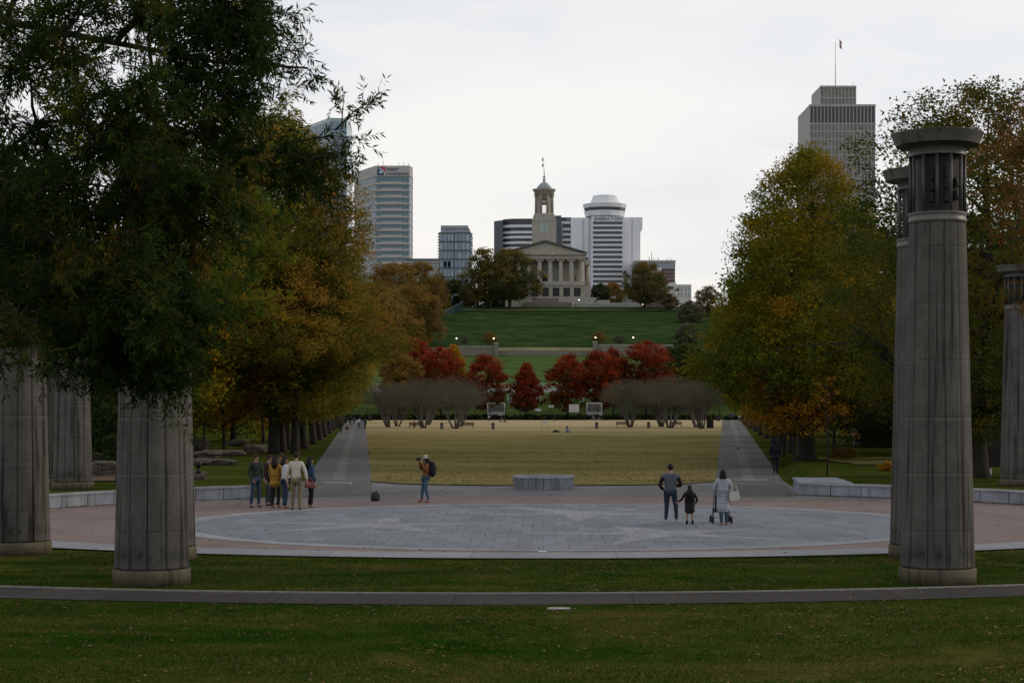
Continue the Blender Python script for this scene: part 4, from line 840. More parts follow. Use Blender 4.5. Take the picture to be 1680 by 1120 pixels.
# banded bank tower
b = Bld('bank_tower', 'tall banded bank tower with a star logo and lettering', 'tower', 645, 1020, 20)
fp = [(b.X(582, 30), 30), (b.X(617), 0), (b.X(671.5), 0), (b.X(676.5, 8), 8), (b.X(676.5, 60), 60), (b.X(582, 60), 60)]
cx_, cy_ = 0, 30
def grow(fp, k): return [(x+(k if x > 0 else -k)*.9, y+(-k if y < 25 else k)) for x, y in fp]
MB().prism(fp, 0, b.Z(276)).build('glass_core', M['glass_bank'], b.t)
MB().prism(grow(fp, .35), b.Z(289.5), b.Z(272)).build('crown_wall', M['panel'], b.t)
nf = 14
for k in range(nf):
    y0 = 298+k*10.9; q = MB(); q.prism(grow(fp, .3), b.Z(y0+5.0), b.Z(y0+1.6)); q.box(b.X(625), b.X(660), -.55, -.2, b.Z(y0+5.0)+.02, b.Z(y0)+.02); q.build('spandrel_band', M['panel'], b.t)
for k in range(9):
    px = 619+k*6.4; MB().box(b.X(px)-.08, b.X(px)+.08, -.15, .0, 0, b.Z(290)).build('mullion', M['steelgrey'], b.t)
e = MB().box(b.X(619.4), b.X(631.8), -.75, -.4, b.Z(287.6), b.Z(274.2)).build('logo_panel', M['navy'], b.t)
LX, LZ, LW = b.X(619.4), b.Z(287.6), b.X(631.8)-b.X(619.4)
q = MB(); pts = [(LX+LW*(.1+.9*math.sin(R(a))*1.0), LZ+LW*(.06+.98*math.cos(R(a)))) for a in range(0, 91, 10)]
q.extr(pts+[(LX+LW*1.02, LZ+LW*1.06)], -.95, -.76); q.build('logo_sweep', M['red'], e)
q = MB(); n_ = 10
for i in range(9):
    a0, a1 = R(i*10), R(i*10+10); o = [(LX+LW*(.1+r*math.sin(a)), LZ+LW*(.04+r*math.cos(a))) for r, a in ((.80, a0), (.92, a0), (.92, a1), (.80, a1))]
    q.extr(o, -1.05, -.96)
q.build('logo_arc', M['starw'], e)
st = [(LX+LW*(.47+(.34 if k % 2 == 0 else .14)*math.sin(R(36*k+8))), LZ+LW*(.40+(.34 if k % 2 == 0 else .14)*math.cos(R(36*k+8)))) for k in range(10)]
MB().extr(st, -1.0, -.77).build('logo_star', M['starw'], e)
text('FIRST', 2.2, 'purple', b.t, (b.X(635), -.45, b.Z(280.2)), width=b.X(654)-b.X(635), depth=.25); text('HORIZON', 2.2, 'purple', b.t, (b.X(635), -.45, b.Z(287.6)), width=b.X(670)-b.X(635), depth=.25)
for px, h in ((619, 3), (627, 4.5), (653, 3.5), (661, 3.5), (669, 3)): MB().tube([(b.X(px), 6, b.Z(272)), (b.X(px), 6, b.Z(272)+h*.8)], .18, 5).build('antenna', M['steelgrey'], b.t)
# low grey building with a dark cornice
b = Bld('museum_block', 'low pale grey building with a flat dark cornice', 'building', 700, 960, 30)
MB().box(b.X(662), b.X(722), 0, 40, 0, b.Z(430)).build('wall', M['cream'], b.t)
MB().box(b.X(664), b.X(721.8), 2, 38, b.Z(430), b.Z(423.5)).build('attic', M['slate'], b.t); MB().box(b.X(661), b.X(723.5), -1, 41, b.Z(431.2), b.Z(428.8)).build('cornice', M['panel'], b.t)
for k in range(14):
    px = 664+k*4.1; q = MB().box(b.X(px), b.X(px+2.4), -.3, .3, b.Z(460), b.Z(433)).build('window', M['glass_pale'], b.t)
q = MB().box(b.X(723), b.X(729), 3, 40, 0, b.Z(433)).build('wing', M['cream'], b.t)
for k in range(3):
    px = 713+k*3; MB().box(b.X(px), b.X(px+1.8), -.5, .1, b.Z(455), b.Z(449)).build('window', M['shadow'], b.t)
# glass apartment block
b = Bld('apartment_block', 'blue glass apartment block with thin balconies on its sides', 'building', 745, 900, 30)
MB().box(b.X(720.5), b.X(772), 0, 26, 0, b.Z(381.5)).build('curtain_wall', M['glass_blue'], b.t)
MB().box(b.X(723), b.X(767.5), 1, 20, b.Z(381.5), b.Z(369.5)).build('penthouse', M['steelgrey'], b.t); MB().box(b.X(767.5), b.X(770.2), 2, 20, b.Z(381.5), b.Z(375)).build('penthouse_step', M['steelgrey'], b.t)
MB().box(b.X(722.6), b.X(767.9), .7, 1, b.Z(375.6), b.Z(374.9)).build('ledge', M['slate'], b.t)
for k in range(7):
    y = 382+k*14.4; MB().box(b.X(720), b.X(772.4), -.35, 26, b.Z(y)-.35, b.Z(y)+.35).build('floor_edge', M['slate'], b.t)
    for j in range(3):
        yy = y+j*4.8
        MB().box(b.X(717.3), b.X(720.4), 1, 6, b.Z(yy+1), b.Z(yy+.4)).build('balcony', M['steelgrey'], b.t); MB().box(b.X(772.2), b.X(775), 1, 6, b.Z(yy+1), b.Z(yy+.4)).build('balcony', M['steelgrey'], b.t)
for px, w in ((720.6, .5), (727, .25), (734, .25), (739, .25), (745, 1.1), (751, .25), (757, .25), (764, .25), (771.8, .5)):
    MB().box(b.X(px)-w*.3, b.X(px)+w*.3, -.3, .2, 0, b.Z(381.5)).build('mullion', M['slate'], b.t)
rg = np.random.default_rng(2)
for k in range(16):
    px = rg.choice([722, 728.5, 735, 740.2, 746.5, 752.5, 758.5, 765]); y = 384+14.4*rg.integers(0, 6); MB().box(b.X(px), b.X(px+4), -.12, .05, b.Z(y+11), b.Z(y+1.5)).build('window', M['glass_pale'], b.t)
MB().box(b.X(748), b.X(751), .5, .8, b.Z(378), b.Z(377)).build('roof_lamp', M['starw'], b.t)
# dark office block with white bands behind the capitol
b = Bld('office_block', 'dark office block with curved white bands behind the capitol', 'building', 870, 980, 30)
MB().prism([(b.X(810), 6), (b.X(825), 0), (b.X(825), 30), (b.X(810), 30)], 0, b.Z(361)).build('stair_tower', M['slate'], b.t)
fp = [(b.X(825), 4), (b.X(838), 1), (b.X(852), 0), (b.X(884), 0), (b.X(884), 30), (b.X(825), 30)]
MB().prism(fp, 0, b.Z(358.6)).build('body', M['glass_navy'], b.t)
bands = [(368.5, 373), (379, 383), (387, 391), (396, 400), (405, 409)]
for y0, y1 in bands: MB().prism([(x, y-.5) for x, y in fp[:4]]+[(b.X(884), 20), (b.X(825), 20)], b.Z(y1), b.Z(y0)).build('white_band', M['whiteband'], b.t)
MB().box(b.X(911), b.X(921), -3, 30, 0, b.Z(354.5)).build('lift_shaft', M['slate'], b.t)
MB().box(b.X(884), b.X(911), 2, 30, 0, b.Z(357)).build('body', M['glass_navy'], b.t)
MB().box(b.X(920), b.X(937), 0, 30, 0, b.Z(356.5)).build('body', M['glass_navy'], b.t); MB().box(b.X(937), b.X(940.5), .3, 30, 0, b.Z(375)).build('body', M['glass_navy'], b.t)
for k, y in enumerate((363, 373.8, 382.4, 391.2, 400, 409)): MB().box(b.X(920 if k == 0 else 923), b.X(935.5 if k < 2 else 940.3), -.4, .3, b.Z(y+4.4), b.Z(y)).build('white_band', M['whiteband'], b.t)
MB().box(b.X(921.6), b.X(922.6), -.6, .2, 0, b.Z(368)).build('pier', M['whiteband'], b.t)
text('AI', 2, 'letterw', b.t, (b.X(929.5), -.1, b.Z(361)), width=b.X(935)-b.X(930), depth=.12)
# white hotel tower
b = Bld('hotel_tower', 'white hotel tower with dark window bands and a round lounge on top', 'tower', 997, 960, 30)
MB().box(b.X(937), b.X(970), 3, 26, 0, b.Z(356)).build('wing', M['white'], b.t)
q = MB(); q.extr([(b.X(1021), 0), (b.X(1051), 0), (b.X(1051), b.Z(380)), (b.X(1054.5), b.Z(375)), (b.X(1054.5), b.Z(355.5)), (b.X(1021), b.Z(355.5))], 3, 26); q.build('wing', M['white'], b.t)
MB().box(b.X(970), b.X(1022.5), -4, 26, 0, b.Z(356)).build('body', M['white'], b.t)
for px in (956.5, 962, 1037): MB().box(b.X(px), b.X(px+.7), 2.7, 3.2, 0, b.Z(358)).build('joint', M['steelgrey'], b.t)
MB().box(b.X(960.5), b.X(965.2), 1.5, 4, 0, b.Z(357)).build('pilaster', M['white'], b.t)
for k in range(14):
    y = 364.8+k*7.93; MB().box(b.X(972.6), b.X(1020.4), -4.25, -3.8, b.Z(y+4.3), b.Z(y)).build('window_band', M['glass_dark'], b.t)
def octo(pxc, r0, r1, y0, y1, nm_, mat, n=12, cy=8):
    cx = b.X(pxc); k = b.Y/F; MB().lathe([(r1*k, b.Z(y1)), (r0*k, b.Z(y0))], n, c=(cx, cy), smooth=False, a0=math.pi/n).build(nm_, M[mat], b.t)
octo(993, 37.2, 35.5, 333.5, 340, 'lounge_rim', 'white'); octo(993, 34.8, 34.2, 339.8, 345.4, 'lounge_window', 'glass_dark'); octo(993, 35.2, 32.8, 345.2, 353.6, 'lounge_rim', 'white'); octo(993, 32, 32, 353.5, 356, 'lounge_neck', 'slate')
octo(993, 19.5, 26, 318.8, 333.6, 'lounge_roof', 'whiteband')
text('SHERATON', 3, 'letter', b.t, (b.X(974.3), -4.1, b.Z(363)), width=b.X(1019.6)-b.X(974.3), depth=.2)
# brick and green block, beige block
b = Bld('brick_block', 'brick and grey green block with roof masts right of the white hotel', 'building', 1080, 940, 30)
MB().box(b.X(1040), b.X(1107.5), 0, 26, 0, b.Z(441)).build('wall', M['brick'], b.t)
MB().box(b.X(1040), b.X(1107.8), -.3, 26, b.Z(441), b.Z(430)).build('upper_wall', M['steelgrey'], b.t); MB().box(b.X(1040), b.X(1108.4), -.8, 26.5, b.Z(430), b.Z(427)).build('cornice', M['panel'], b.t)
for y in (446, 451.5, 457): MB().box(b.X(1060), b.X(1107), -.4, .1, b.Z(y+.8), b.Z(y)).build('string_course', M['panel'], b.t)
MB().box(b.X(1077.6), b.X(1085.4), -1, -.4, b.Z(447), b.Z(439.5)).build('white_sign', M['whiteband'], b.t)
for px, h in ((1066, 7), (1070, 14), (1074, 5), (1081, 6), (1096, 5), (1102, 4)): MB().tube([(b.X(px), 5, b.Z(427)), (b.X(px), 5, b.Z(427-h))], .2, 5).build('antenna', M['steelgrey'], b.t)
b = Bld('beige_block', 'small beige stone block low on the right of the skyline', 'building', 1115, 900, 30)
MB().box(b.X(1098), b.X(1110), 2, 20, 0, b.Z(463)).build('wall', M['cream'], b.t); MB().box(b.X(1107), b.X(1134.3), 0, 20, 0, b.Z(466.5)).build('wall', M['cream'], b.t)
for px in (1112, 1117, 1124, 1129):
    for y in (470, 480): MB().box(b.X(px), b.X(px+2.4), -.15, .2, b.Z(y+7), b.Z(y)).build('window', M['steelgrey'], b.t)
# state office tower at right
M['fin'] = plain('tower_fin', (.40, .385, .395), .8, .05, .3); M['fglass'] = plain('tower_glass', (.19, .18, .165), .35, .2, .3, spec=.5)
b = Bld('office_tower', 'tall grey gridded office tower topped by a stepped block and flagpole', 'tower', 1380, 900, 30)
bd = 38
MB().prism([(b.X(1309, bd), bd), (b.X(1328), 0), (b.X(1436), 0), (b.X(1436), bd)], 0, b.Z(172)).build('body', M['fin'], b.t)
MB().prism([(b.X(1336, 20), 20), (b.X(1347), 3), (b.X(1406), 3), (b.X(1406), 30), (b.X(1336, 20), 30)], b.Z(172), b.Z(140)).build('top_block', M['fin'], b.t)
MB().box(b.X(1327.3), b.X(1436.6), -.5, .5, b.Z(175), b.Z(171.6)).build('parapet', M['fin'], b.t)
ws = 5.93
for r_, (ya, yb, mt) in enumerate([(175.5, 201.5, 'glass_navy')]+[(204.5+k*12.9, 214.3+k*12.9, 'fglass') for k in range(9)]):
    row = MB().box(b.X(1328.8), b.X(1435), -.12, .1, b.Z(yb), b.Z(ya)).build('window_row', M[mt], b.t)
for k in range(19):
    px = 1328.6+k*ws; MB().box(b.X(px)-.22, b.X(px)+.22, -.45, .1, 0, b.Z(174)).build('fin', M['fin'], b.t)
for y in [203]+[215.7+k*12.9 for k in range(9)]: MB().box(b.X(1328), b.X(1436), -.3, .1, b.Z(y+1), b.Z(y-1)).build('floor_edge', M['fin'], b.t)
for ya, yb, mt in ((143.5, 158, 'fglass'), (161, 171, 'fglass')): MB().box(b.X(1347.4), b.X(1405.6), 2.9, 3.1, b.Z(yb), b.Z(ya)).build('window_row', M[mt], b.t)
for k in range(11): MB().box(b.X(1347.4+k*5.82)-.2, b.X(1347.4+k*5.82)+.2, 2.5, 3.2, b.Z(172), b.Z(141)).build('fin', M['fin'], b.t)
MB().box(b.X(1346.6), b.X(1406.4), 2.4, 3.2, b.Z(160.6), b.Z(158.4)).build('floor_edge', M['fin'], b.t); MB().box(b.X(1346.6), b.X(1406.4), 2.3, 3.3, b.Z(142.6), b.Z(139.4)).build('parapet', M['fin'], b.t)
MB().tube([(b.X(1377), 12, b.Z(140)), (b.X(1377), 12, b.Z(62))], [.32, .16], 6).build('flagpole', M['whiteband'], b.t)
def flag_(b, px, y, w, h, dy=12, cols=('flagr', 'flagw', 'flagb')):
    x0 = b.X(px, dy); zt = b.Z(y, dy); k = b.Y/F; root = None
    for j, c in enumerate(cols):
        mbq = MB(); n = 6; vs = []
        for i in range(n+1):
            u = i/n; sag = u*h*.45*k; vs += [(x0+u*w*k, dy+.35*math.sin(u*5), zt-h*k*j/3-sag), (x0+u*w*k, dy+.35*math.sin(u*5), zt-h*k*(j+1)/3-sag)]
        mbq.add(vs, [(2*i, 2*i+1, 2*i+3, 2*i+2) for i in range(n)]); f = mbq.build('flag' if root is None else 'stripe', M[c], root or b.t); root = root or f
flag_(b, 1377.2, 64, 3.6, 13)
for px, h in ((1354, 6), (1362, 7), (1386, 6), (1404, 10)): MB().tube([(b.X(px), 8, b.Z(140)), (b.X(px), 8, b.Z(140-h))], .12, 4).build('antenna', M['steelgrey'], b.t)
# ------------------------------------------------------------------ capitol
b = Bld('capitol', 'limestone capitol with a columned pediment and a round lantern tower', 'building', 894, 780, 47.5)
def cbx(nm_, px0, px1, py0, py1, y0, y1, mat='lime'): return b.bx(nm_, px0, px1, py0, py1, y0, y1, mat)
MB().box(b.X(833), b.X(960), 7, 70, 0, b.Z(418)).build('wall', M['lime'], b.t)
MB().box(b.X(829), b.X(960), 0, 7, 0, b.Z(468.5)).build('portico_base', M['lime'], b.t)
cbx('basement_storey', 829, 969, 468, None, .8, 60); cbx('platform', 827.5, 960.5, 463.5, 468.2, -1, 7.2); cbx('step', 829, 959.5, 461.9, 463.7, -.4, 7)
for k in range(8):
    px = 833+k*17.43; cx_ = b.X(px); r = 1.12; z0, z1 = b.Z(462), b.Z(428)
    col = MB().lathe([(r*1.25, z0), (r*1.25, z0+.35), (r, z0+.6), (r*.97, z0+3), (r*.86, z1)], 20, c=(cx_, 1.6)).build('column', M['lime'], b.t)
    q = MB(); q.box(cx_-1.55, cx_+1.55, .4, 2.8, b.Z(425.6), b.Z(424.6)-.02); q.tube([(cx_-1.35, .35, b.Z(426.6)), (cx_-1.35, 2.8, b.Z(426.6))], .55, 8); q.tube([(cx_+1.35, .35, b.Z(426.6)), (cx_+1.35, 2.8, b.Z(426.6))], .55, 8); q.box(cx_-1.1, cx_+1.1, .6, 2.6, b.Z(428), b.Z(425.6)); q.build('capital', M['lime'], col)
cbx('entablature', 829, 959.5, 418.2, 424.8, -.2, 7.3); cbx('cornice', 826.5, 962, 415.6, 418.2, -1.2, 7.6)
MB().extr([(b.X(829.5), b.Z(415.8)), (b.X(958.5), b.Z(415.8)), (b.X(894.5), b.Z(397.2))], -.1, 7).build('pediment', M['lime'], b.t)
for s in (0, 1):
    ex = 825.5 if s == 0 else 963.5
    pts = [(b.X(ex), b.Z(415.8)), (b.X(ex), b.Z(413.8)), (b.X(894.5), b.Z(393.6)), (b.X(894.5), b.Z(396.6))]
    MB().extr(pts if s == 0 else pts[::-1], -1.4, 9).build('raking_cornice', M['roof'], b.t)
MB().extr([(b.X(829), b.Z(415.5)), (b.X(960), b.Z(415.5)), (b.X(894.5), b.Z(395.5))], 8, 70).build('roof', M['roof'], b.t)
for px, w in ((877, 9), (894.5, 10.5), (841, 6), (859, 6), (916, 3), (924, 3), (944, 6.5)):
    f = cbx('window', px-w/2, px+w/2, 427, 441, 6.7, 7.05, 'glass_dark'); 
    for j in (-.17, .17): MB().box(b.X(px+j*w)-.12, b.X(px+j*w)+.12, 6.6, 6.7, b.Z(441), b.Z(427)).build('mullion', M['steelgrey'], f)
    if px != 894.5 and px != 944: cbx('window', px-w*.35, px+w*.35, 448, 462.6, 6.75, 7.05, 'glass_dark')
cbx('blind_window', 941, 946.5, 449, 462, 6.9, 7.05, 'stone')
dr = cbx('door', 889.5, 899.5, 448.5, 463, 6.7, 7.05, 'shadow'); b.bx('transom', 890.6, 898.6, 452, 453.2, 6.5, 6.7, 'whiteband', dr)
M['glow'] = plain('warm_lamp_glow', (.9, .35, .12), .5, 0, 1, emit=.35); b.bx('lit_transom', 891.5, 897.5, 449.3, 450.9, 6.5, 6.7, 'glow', dr)
for k in range(6):
    px = 859.8+k*17.43
    cbx('basement_shade_panel', px-5.3, px+5.3, 472.5, 486, -.10, .05, 'shadow')  # solid dark panels painted as the shade inside the openings
for k in range(7): cbx('pier', 848.4+k*17.43, 854.2+k*17.43, 470.2, 489, -.45, 0)
for k in range(7): cbx('pier', 848.4+k*17.43+11.5-5.3, 848.4+k*17.43+11.5-5.3+.1, 470, 471, -.3, 0)
cbx('basement_band', 829, 960, 468.6, 472, -.6, 0); cbx('basement_foot', 829, 960.2, 486.4, None, -.7, 0)
for px in (892.2, 896.4): cbx('lamp', px-.35, px+.35, 480, 482.2, .3, .6, 'starw')
# right side portico, warm in the western light
cbx('side_base', 958, 969, 470, None, 22, 44); cbx('side_entablature', 957, 969.5, 420.5, 429, 20, 46, 'lime'); cbx('side_parapet', 960.5, 966.8, 414.6, 420.4, 22, 44, 'roof')
for dy in (22, 29, 36, 43): MB().lathe([(1.15, b.Z(469)), (1.0, b.Z(430))], 16, c=(b.X(964.2, 22), dy)).build('side_column', M['lime'], b.t)
# tower
k_ = 780/F
def tl(nm_, prof, c='lime', n=40, dy=30, **kw):   # radii in px at the tower plane
    kk = (780+dy)/F; return MB().lathe([(r*kk, b.Z(y, dy)) for r, y in prof], n, c=(b.X(892.8, dy), dy), **kw).build(nm_, M[c], b.t)
def tb(nm_, hw, y0, y1, c='lime', dy=30, d=None):
    kk = (780+dy)/F; w = hw*kk; return MB().box(b.X(892.8, dy)-w, b.X(892.8, dy)+w, dy-w, dy+w, b.Z(y1, dy), b.Z(y0, dy)).build(nm_, M[c], b.t)
tb('tower_base', 19.8, 364.5, 402); tb('tower_ledge', 18.2, 356.6, 361.8); tb('tower_cornice', 20.4, 361.8, 364.6); tb('tower_step', 17.2, 353.6, 356.7)
kk = 810/F
for dx in (-5.5, 1.2):
    MB().box(b.X(892.8+dx, 30), b.X(892.8+dx+4.4, 30), 30-19.8*kk-.12, 30-19.8*kk+.3, b.Z(383, 30), b.Z(367, 30)).build('tower_window', M['glass_pale'], b.t)
# open round belvedere: eight columns round a core with a tall see-through window
tl('lantern_foot', [(16.6, 354), (16.6, 351.8), (15.6, 351.4)])
for s in (-1, 1):
    vs = []; mbq = MB()
    for i in range(13):
        a0 = (R(-72+i*144/13) if s > 0 else R(108+i*144/13)); a1 = a0+R(144/13)
        mbq.prism([(b.X(892.8, 30)+r*kk*math.cos(a), 30+r*kk*math.sin(a)) for r, a in ((11.2, a0), (13.2, a0), (13.2, a1), (11.2, a1))], b.Z(351.5, 30), b.Z(323, 30))
    mbq.build('lantern_wall', M['lime'], b.t)
for y0, y1 in ((323, 326.5), (329.5, 335)):
    MB().box(b.X(892.8-4.4, 30), b.X(892.8+4.4, 30), 30-13*kk, 30-12*kk, b.Z(y1, 30), b.Z(y0, 30)).build('lintel', M['lime'], b.t)
    MB().box(b.X(892.8-4.4, 30), b.X(892.8+4.4, 30), 30+12*kk, 30+13*kk, b.Z(y1, 30), b.Z(y0, 30)).build('lintel', M['lime'], b.t)
for dx in (-2.1, 2.1, -.05): MB().box(b.X(892.8+dx, 30)-.07, b.X(892.8+dx, 30)+.07, 30-13*kk, 30-12.7*kk, b.Z(351.5, 30), b.Z(335, 30)).build('glazing_bar', M['lime'], b.t)
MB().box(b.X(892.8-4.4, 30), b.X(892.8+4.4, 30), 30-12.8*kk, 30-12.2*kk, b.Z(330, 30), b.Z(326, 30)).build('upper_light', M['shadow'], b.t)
for k in range(8):
    a = R(22.5+45*k); MB().lathe([(2.35*kk, b.Z(351.5, 30)), (2.0*kk, b.Z(325, 30)), (2.9*kk, b.Z(323, 30)), (2.9*kk, b.Z(322, 30))], 12, c=(b.X(892.8, 30)+14.3*kk*math.cos(a), 30+14.3*kk*math.sin(a))).build('lantern_column', M['lime'], b.t)
tl('lantern_entablature', [(16.3, 322.3), (16.3, 315), (17.4, 314.5), (19, 312.6), (19.2, 310.8), (15, 310.2)])
tl('lantern_crest', [(11.5, 310.3), (11.8, 306.5), (10, 305.6)], 'steelgrey', 16, mod=lambda a, z: 1+.06*(math.sin(a*16) > 0))
tl('dome', [(9.6, 307), (8.6, 303.5), (5.6, 300.6), (2.6, 299), (1.9, 296), (2.5, 294.6), (1.3, 293), (1.5, 291.6), (2.7, 290.4), (.9, 289), (.6, 284), (1.0, 283), (.3, 281)], 'steelgrey', 20)
MB().tube([(b.X(892.6, 30), 30, b.Z(282, 30)), (b.X(891.4, 30), 30, b.Z(258, 30))], [.14, .07], 5).build('flagpole', M['steelgrey'], b.t)
flag_(b, 891.2, 258.5, -2.2, 5, dy=30); flag_(b, 891.3, 268, -2.2, 5, dy=30, cols=('flagr', 'flagr', 'flagb'))
# terraces in front of the capitol
t = thing('terrace_wall', 'buff stone terrace wall and stairs at the foot of the capitol', 'wall', (0, 776, 47.3))
def tw(nm_, px0, px1, py0, py1, y0, y1, mat, par):
    Y = 776; return MB().box((px0-CX)*Y/F, (px1-CX)*Y/F, y0, y1, H-(py1-HY)*Y/F-47.3, H-(py0-HY)*Y/F-47.3).build(nm_, M[mat], par)
tw('upper_wall', 866, 978, 488.5, 497.5, -2, 0, 'lime', t); tw('block', 916, 924, 488, 497.6, -2.6, -.1, 'lime', t); tw('balustrade', 872, 916, 489.5, 496, -2.5, -2.1, 'stone', t)
tw('block', 866, 872, 489, 497, -2.6, -.1, 'lime', t); tw('stair', 862, 940, 497, 500, -8, -2, 'stone', t); tw('lower_wall', 856, 944, 500, 505.5, -10, -8.1, 'stone', t); tw('gate_post', 938.5, 940, 497.5, 506, -10.8, -10.2, 'whiteband', t); tw('side_wall', 976, 1000, 492.5, 497.5, -2, 0, 'lime', t)
t2 = thing('terrace_wall', 'long pale granite retaining wall right of the capitol stairs', 'wall', (0, 768, 47.0)); Y = 768
M['granw'] = concrete('pale_granite', (.42, .44, .40), .3)[0]
MB().box((940-CX)*Y/F, (1052-CX)*Y/F, 0, 1.2, -1, H-(497.5-HY)*Y/F-47).build('wall', M['granw'], t2); MB().box((939-CX)*Y/F, (1052-CX)*Y/F, -.2, 1.4, H-(497.5-HY)*Y/F-47, H-(496.8-HY)*Y/F-47).build('coping', M['whiteband'], t2)
t3 = thing('screen_fence', 'low teal and grey screen at the left shoulder of the hill', 'fence', (0, 720, 0)); Y = 720
f = MB().prism([((712-CX)*Y/F, 0), ((728-CX)*Y/F, -.1), ((757-CX)*Y/F, 14), ((757-CX)*Y/F, 14.3), ((728-CX)*Y/F, .2), ((712-CX)*Y/F, .3)], 39, [42.9, 43.3, 48.4, 48.4, 43.3, 42.9]); f.build('panel', plain('teal_sheet', (.02, .045, .05), .7), t3)
f = MB().prism([((728-CX)*Y/F, -.1), ((757-CX)*Y/F, 14), ((757-CX)*Y/F, 14.3), ((728-CX)*Y/F, .2)], [43.4, 48.5, 48.5, 43.4], [43.8, 49.1, 49.1, 43.8]); f.build('rail', M['slate'], t3)
# parkway walls
for s, (p0, p1, pt, pb, lab) in enumerate(((738, 814, 568.3, 582, 'rubble stone parkway wall left of the hill steps'), (976, 1104, 566, 580.5, 'rubble stone parkway wall right of the hill steps'))):
    Y = 598; t = thing('parkway_wall', lab, 'wall', ((p0+p1)/2*Y/F-CX*Y/F, Y, 20.5)); hw = (p1-p0)/2*Y/F; z0 = -1.2; z1 = H-(pt-HY)*Y/F-20.5
    MB().box(-hw, hw, 0, .8, z0, z1).build('wall', M['stone'], t); MB().box(-hw, hw, -.1, .9, z1, z1+.2).build('coping', M['panel'], t)
    e = hw if s == 0 else -hw; MB().box(e-.7, e+.7, -1.4, 1.2, z0, z1+1.0).build('end_pillar', M['stone'], t); MB().box(e-.85, e+.85, -1.55, 1.35, z1+1, z1+1.25).build('pillar_cap', M['panel'], t)
Y = 601; t = thing('parkway_barrier', 'long low grey barrier along the parkway', 'barrier', (0, Y, 21.4)); MB().box((814-CX)*Y/F, (976-CX)*Y/F, 0, .35, -.3, H-(574.8-HY)*Y/F-21.4).build('barrier', M['stone'], t)
# street lamps, all lit
M['lamp'] = plain('lamp_globe', (1, .82, .62), .4, 0, 1, emit=3)
for px, py, Y, lab in ((664, 550, 610, 'lit globe lamp at the left end of the parkway'), (749, 555, 612, 'lit globe lamp over the left parkway wall'), (810, 555, 612, 'lit globe lamp beside the small tan tree'), (977, 553.5, 612, 'lit globe lamp beside the small bronze tree'), (1039, 553.5, 612, 'lit globe lamp over the right parkway wall'), (950, 492, 762, 'lit globe lamp on the capitol terrace'), (1054, 499, 742, 'lit globe lamp beside the great brown oak'), (1124, 510, 735, 'lit globe lamp among the brown thicket on the right')):
    p = P(px, py, Y); zb = hz(p.x, p.y)-.1; t = thing('street_lamp', lab, 'street lamp', (p.x, p.y, zb), group='lit globe lamps on the hill'); h = p.z-zb
    MB().lathe([(.16, 0), (.16, .4), (.07, .5), (.06, h-.3)], 8).build('post', M['dark'], t); MB().ball((0, 0, h), .27, 10, 8).build('lamp_globe', M['lamp'], t); MB().lathe([(.10, h-.32), (.16, h-.2)], 8).build('collar', M['dark'], t)
# ------------------------------------------------------------------ railway trestle, fence and gate at the end of the lawn
Y = 486; t = thing('railway_trestle', 'white steel railway trestle crossing behind the red maples', 'bridge', (0, Y, 0))
wp = plain('white_steel', (.62, .63, .63), .6, .1, .5); M['wsteel'] = wp
zd = H-(641-HY)*Y/F; zr = H-(629-HY)*Y/F
MB().box(-62, 62, -1.6, 1.6, zd-.35, zd+.75).build('deck', wp, t)
for y in (-1.7, 1.7): MB().box(-62, 62, y-.06, y+.06, zr-.12, zr).build('handrail', wp, t); MB().box(-62, 62, y-.05, y+.05, (zr+zd)/2+.3, (zr+zd)/2+.4).build('handrail', wp, t)
for x in np.arange(-60, 61, 2.5): MB().box(x-.06, x+.06, -1.76, -1.64, zd+.7, zr).build('rail_post', wp, t)
for px in (700, 768, 836, 884, 954, 1022, 1090):
    x = (px-CX)*Y/F; q = MB()
    for s in (-1, 1): q.tube([(x+s*.5, -1.1*1, hz(x, Y)-.5), (x+s*.35, -.6, zd)], .20, 6); q.tube([(x+s*.5, 1.1, hz(x, Y)-.5), (x+s*.35, .6, zd)], .20, 6)
    for zz in (3.2, 4.8): q.box(x-.55, x+.55, -.9, -.7, zz, zz+.14)
    q.tube([(x-.45, -.9, 3.3), (x+.42, -.8, 4.9)], .06, 4); q.build('pier', wp, t)
Y = 446; t = thing('iron_fence', 'tall black iron fence across the far end of the lawn', 'fence', (0, Y, 0))
for i, x in enumerate(np.arange(-50, 50.1, 4)): MB().box(x-.09, x+.09, -.09, .09, 0, 3.4).build('post', M['dark'], t)
for z in (.3, 3.1): MB().box(-50, 50, -.03, .03, z, z+.07).build('rail', M['dark'], t)
q = MB()
for x in np.arange(-50, 50, .22): q.add([(x, 0, .3), (x+.025, 0, .3), (x+.025, 0, 3.1), (x, 0, 3.1), (x, .03, .3), (x+.025, .03, .3), (x+.025, .03, 3.1), (x, .03, 3.1)], [(0, 1, 2, 3), (7, 6, 5, 4), (1, 5, 6, 2), (4, 0, 3, 7)])
q.build('pickets', M['dark'], t)
M['hedge'] = leafmat('hedge_leaf', [(.010, .014, .010), (.016, .022, .012), (.03, .03, .014)])
rg = np.random.default_rng(77); n = 900; cp = np.stack([rg.uniform(-54, 54, n), rg.normal(0, .35, n), rg.uniform(.1, 1.35, n), np.zeros(n), np.zeros(n)], 1)
t = thing('hedge', 'long low dark hedge at the foot of the iron fence', 'hedge', (0, 443.6, 0)); link('foliage', crown_mesh(rg, cp, 34, .6, .16, lambda c, g: .5+g.normal(0, .2)), t, M['hedge'])
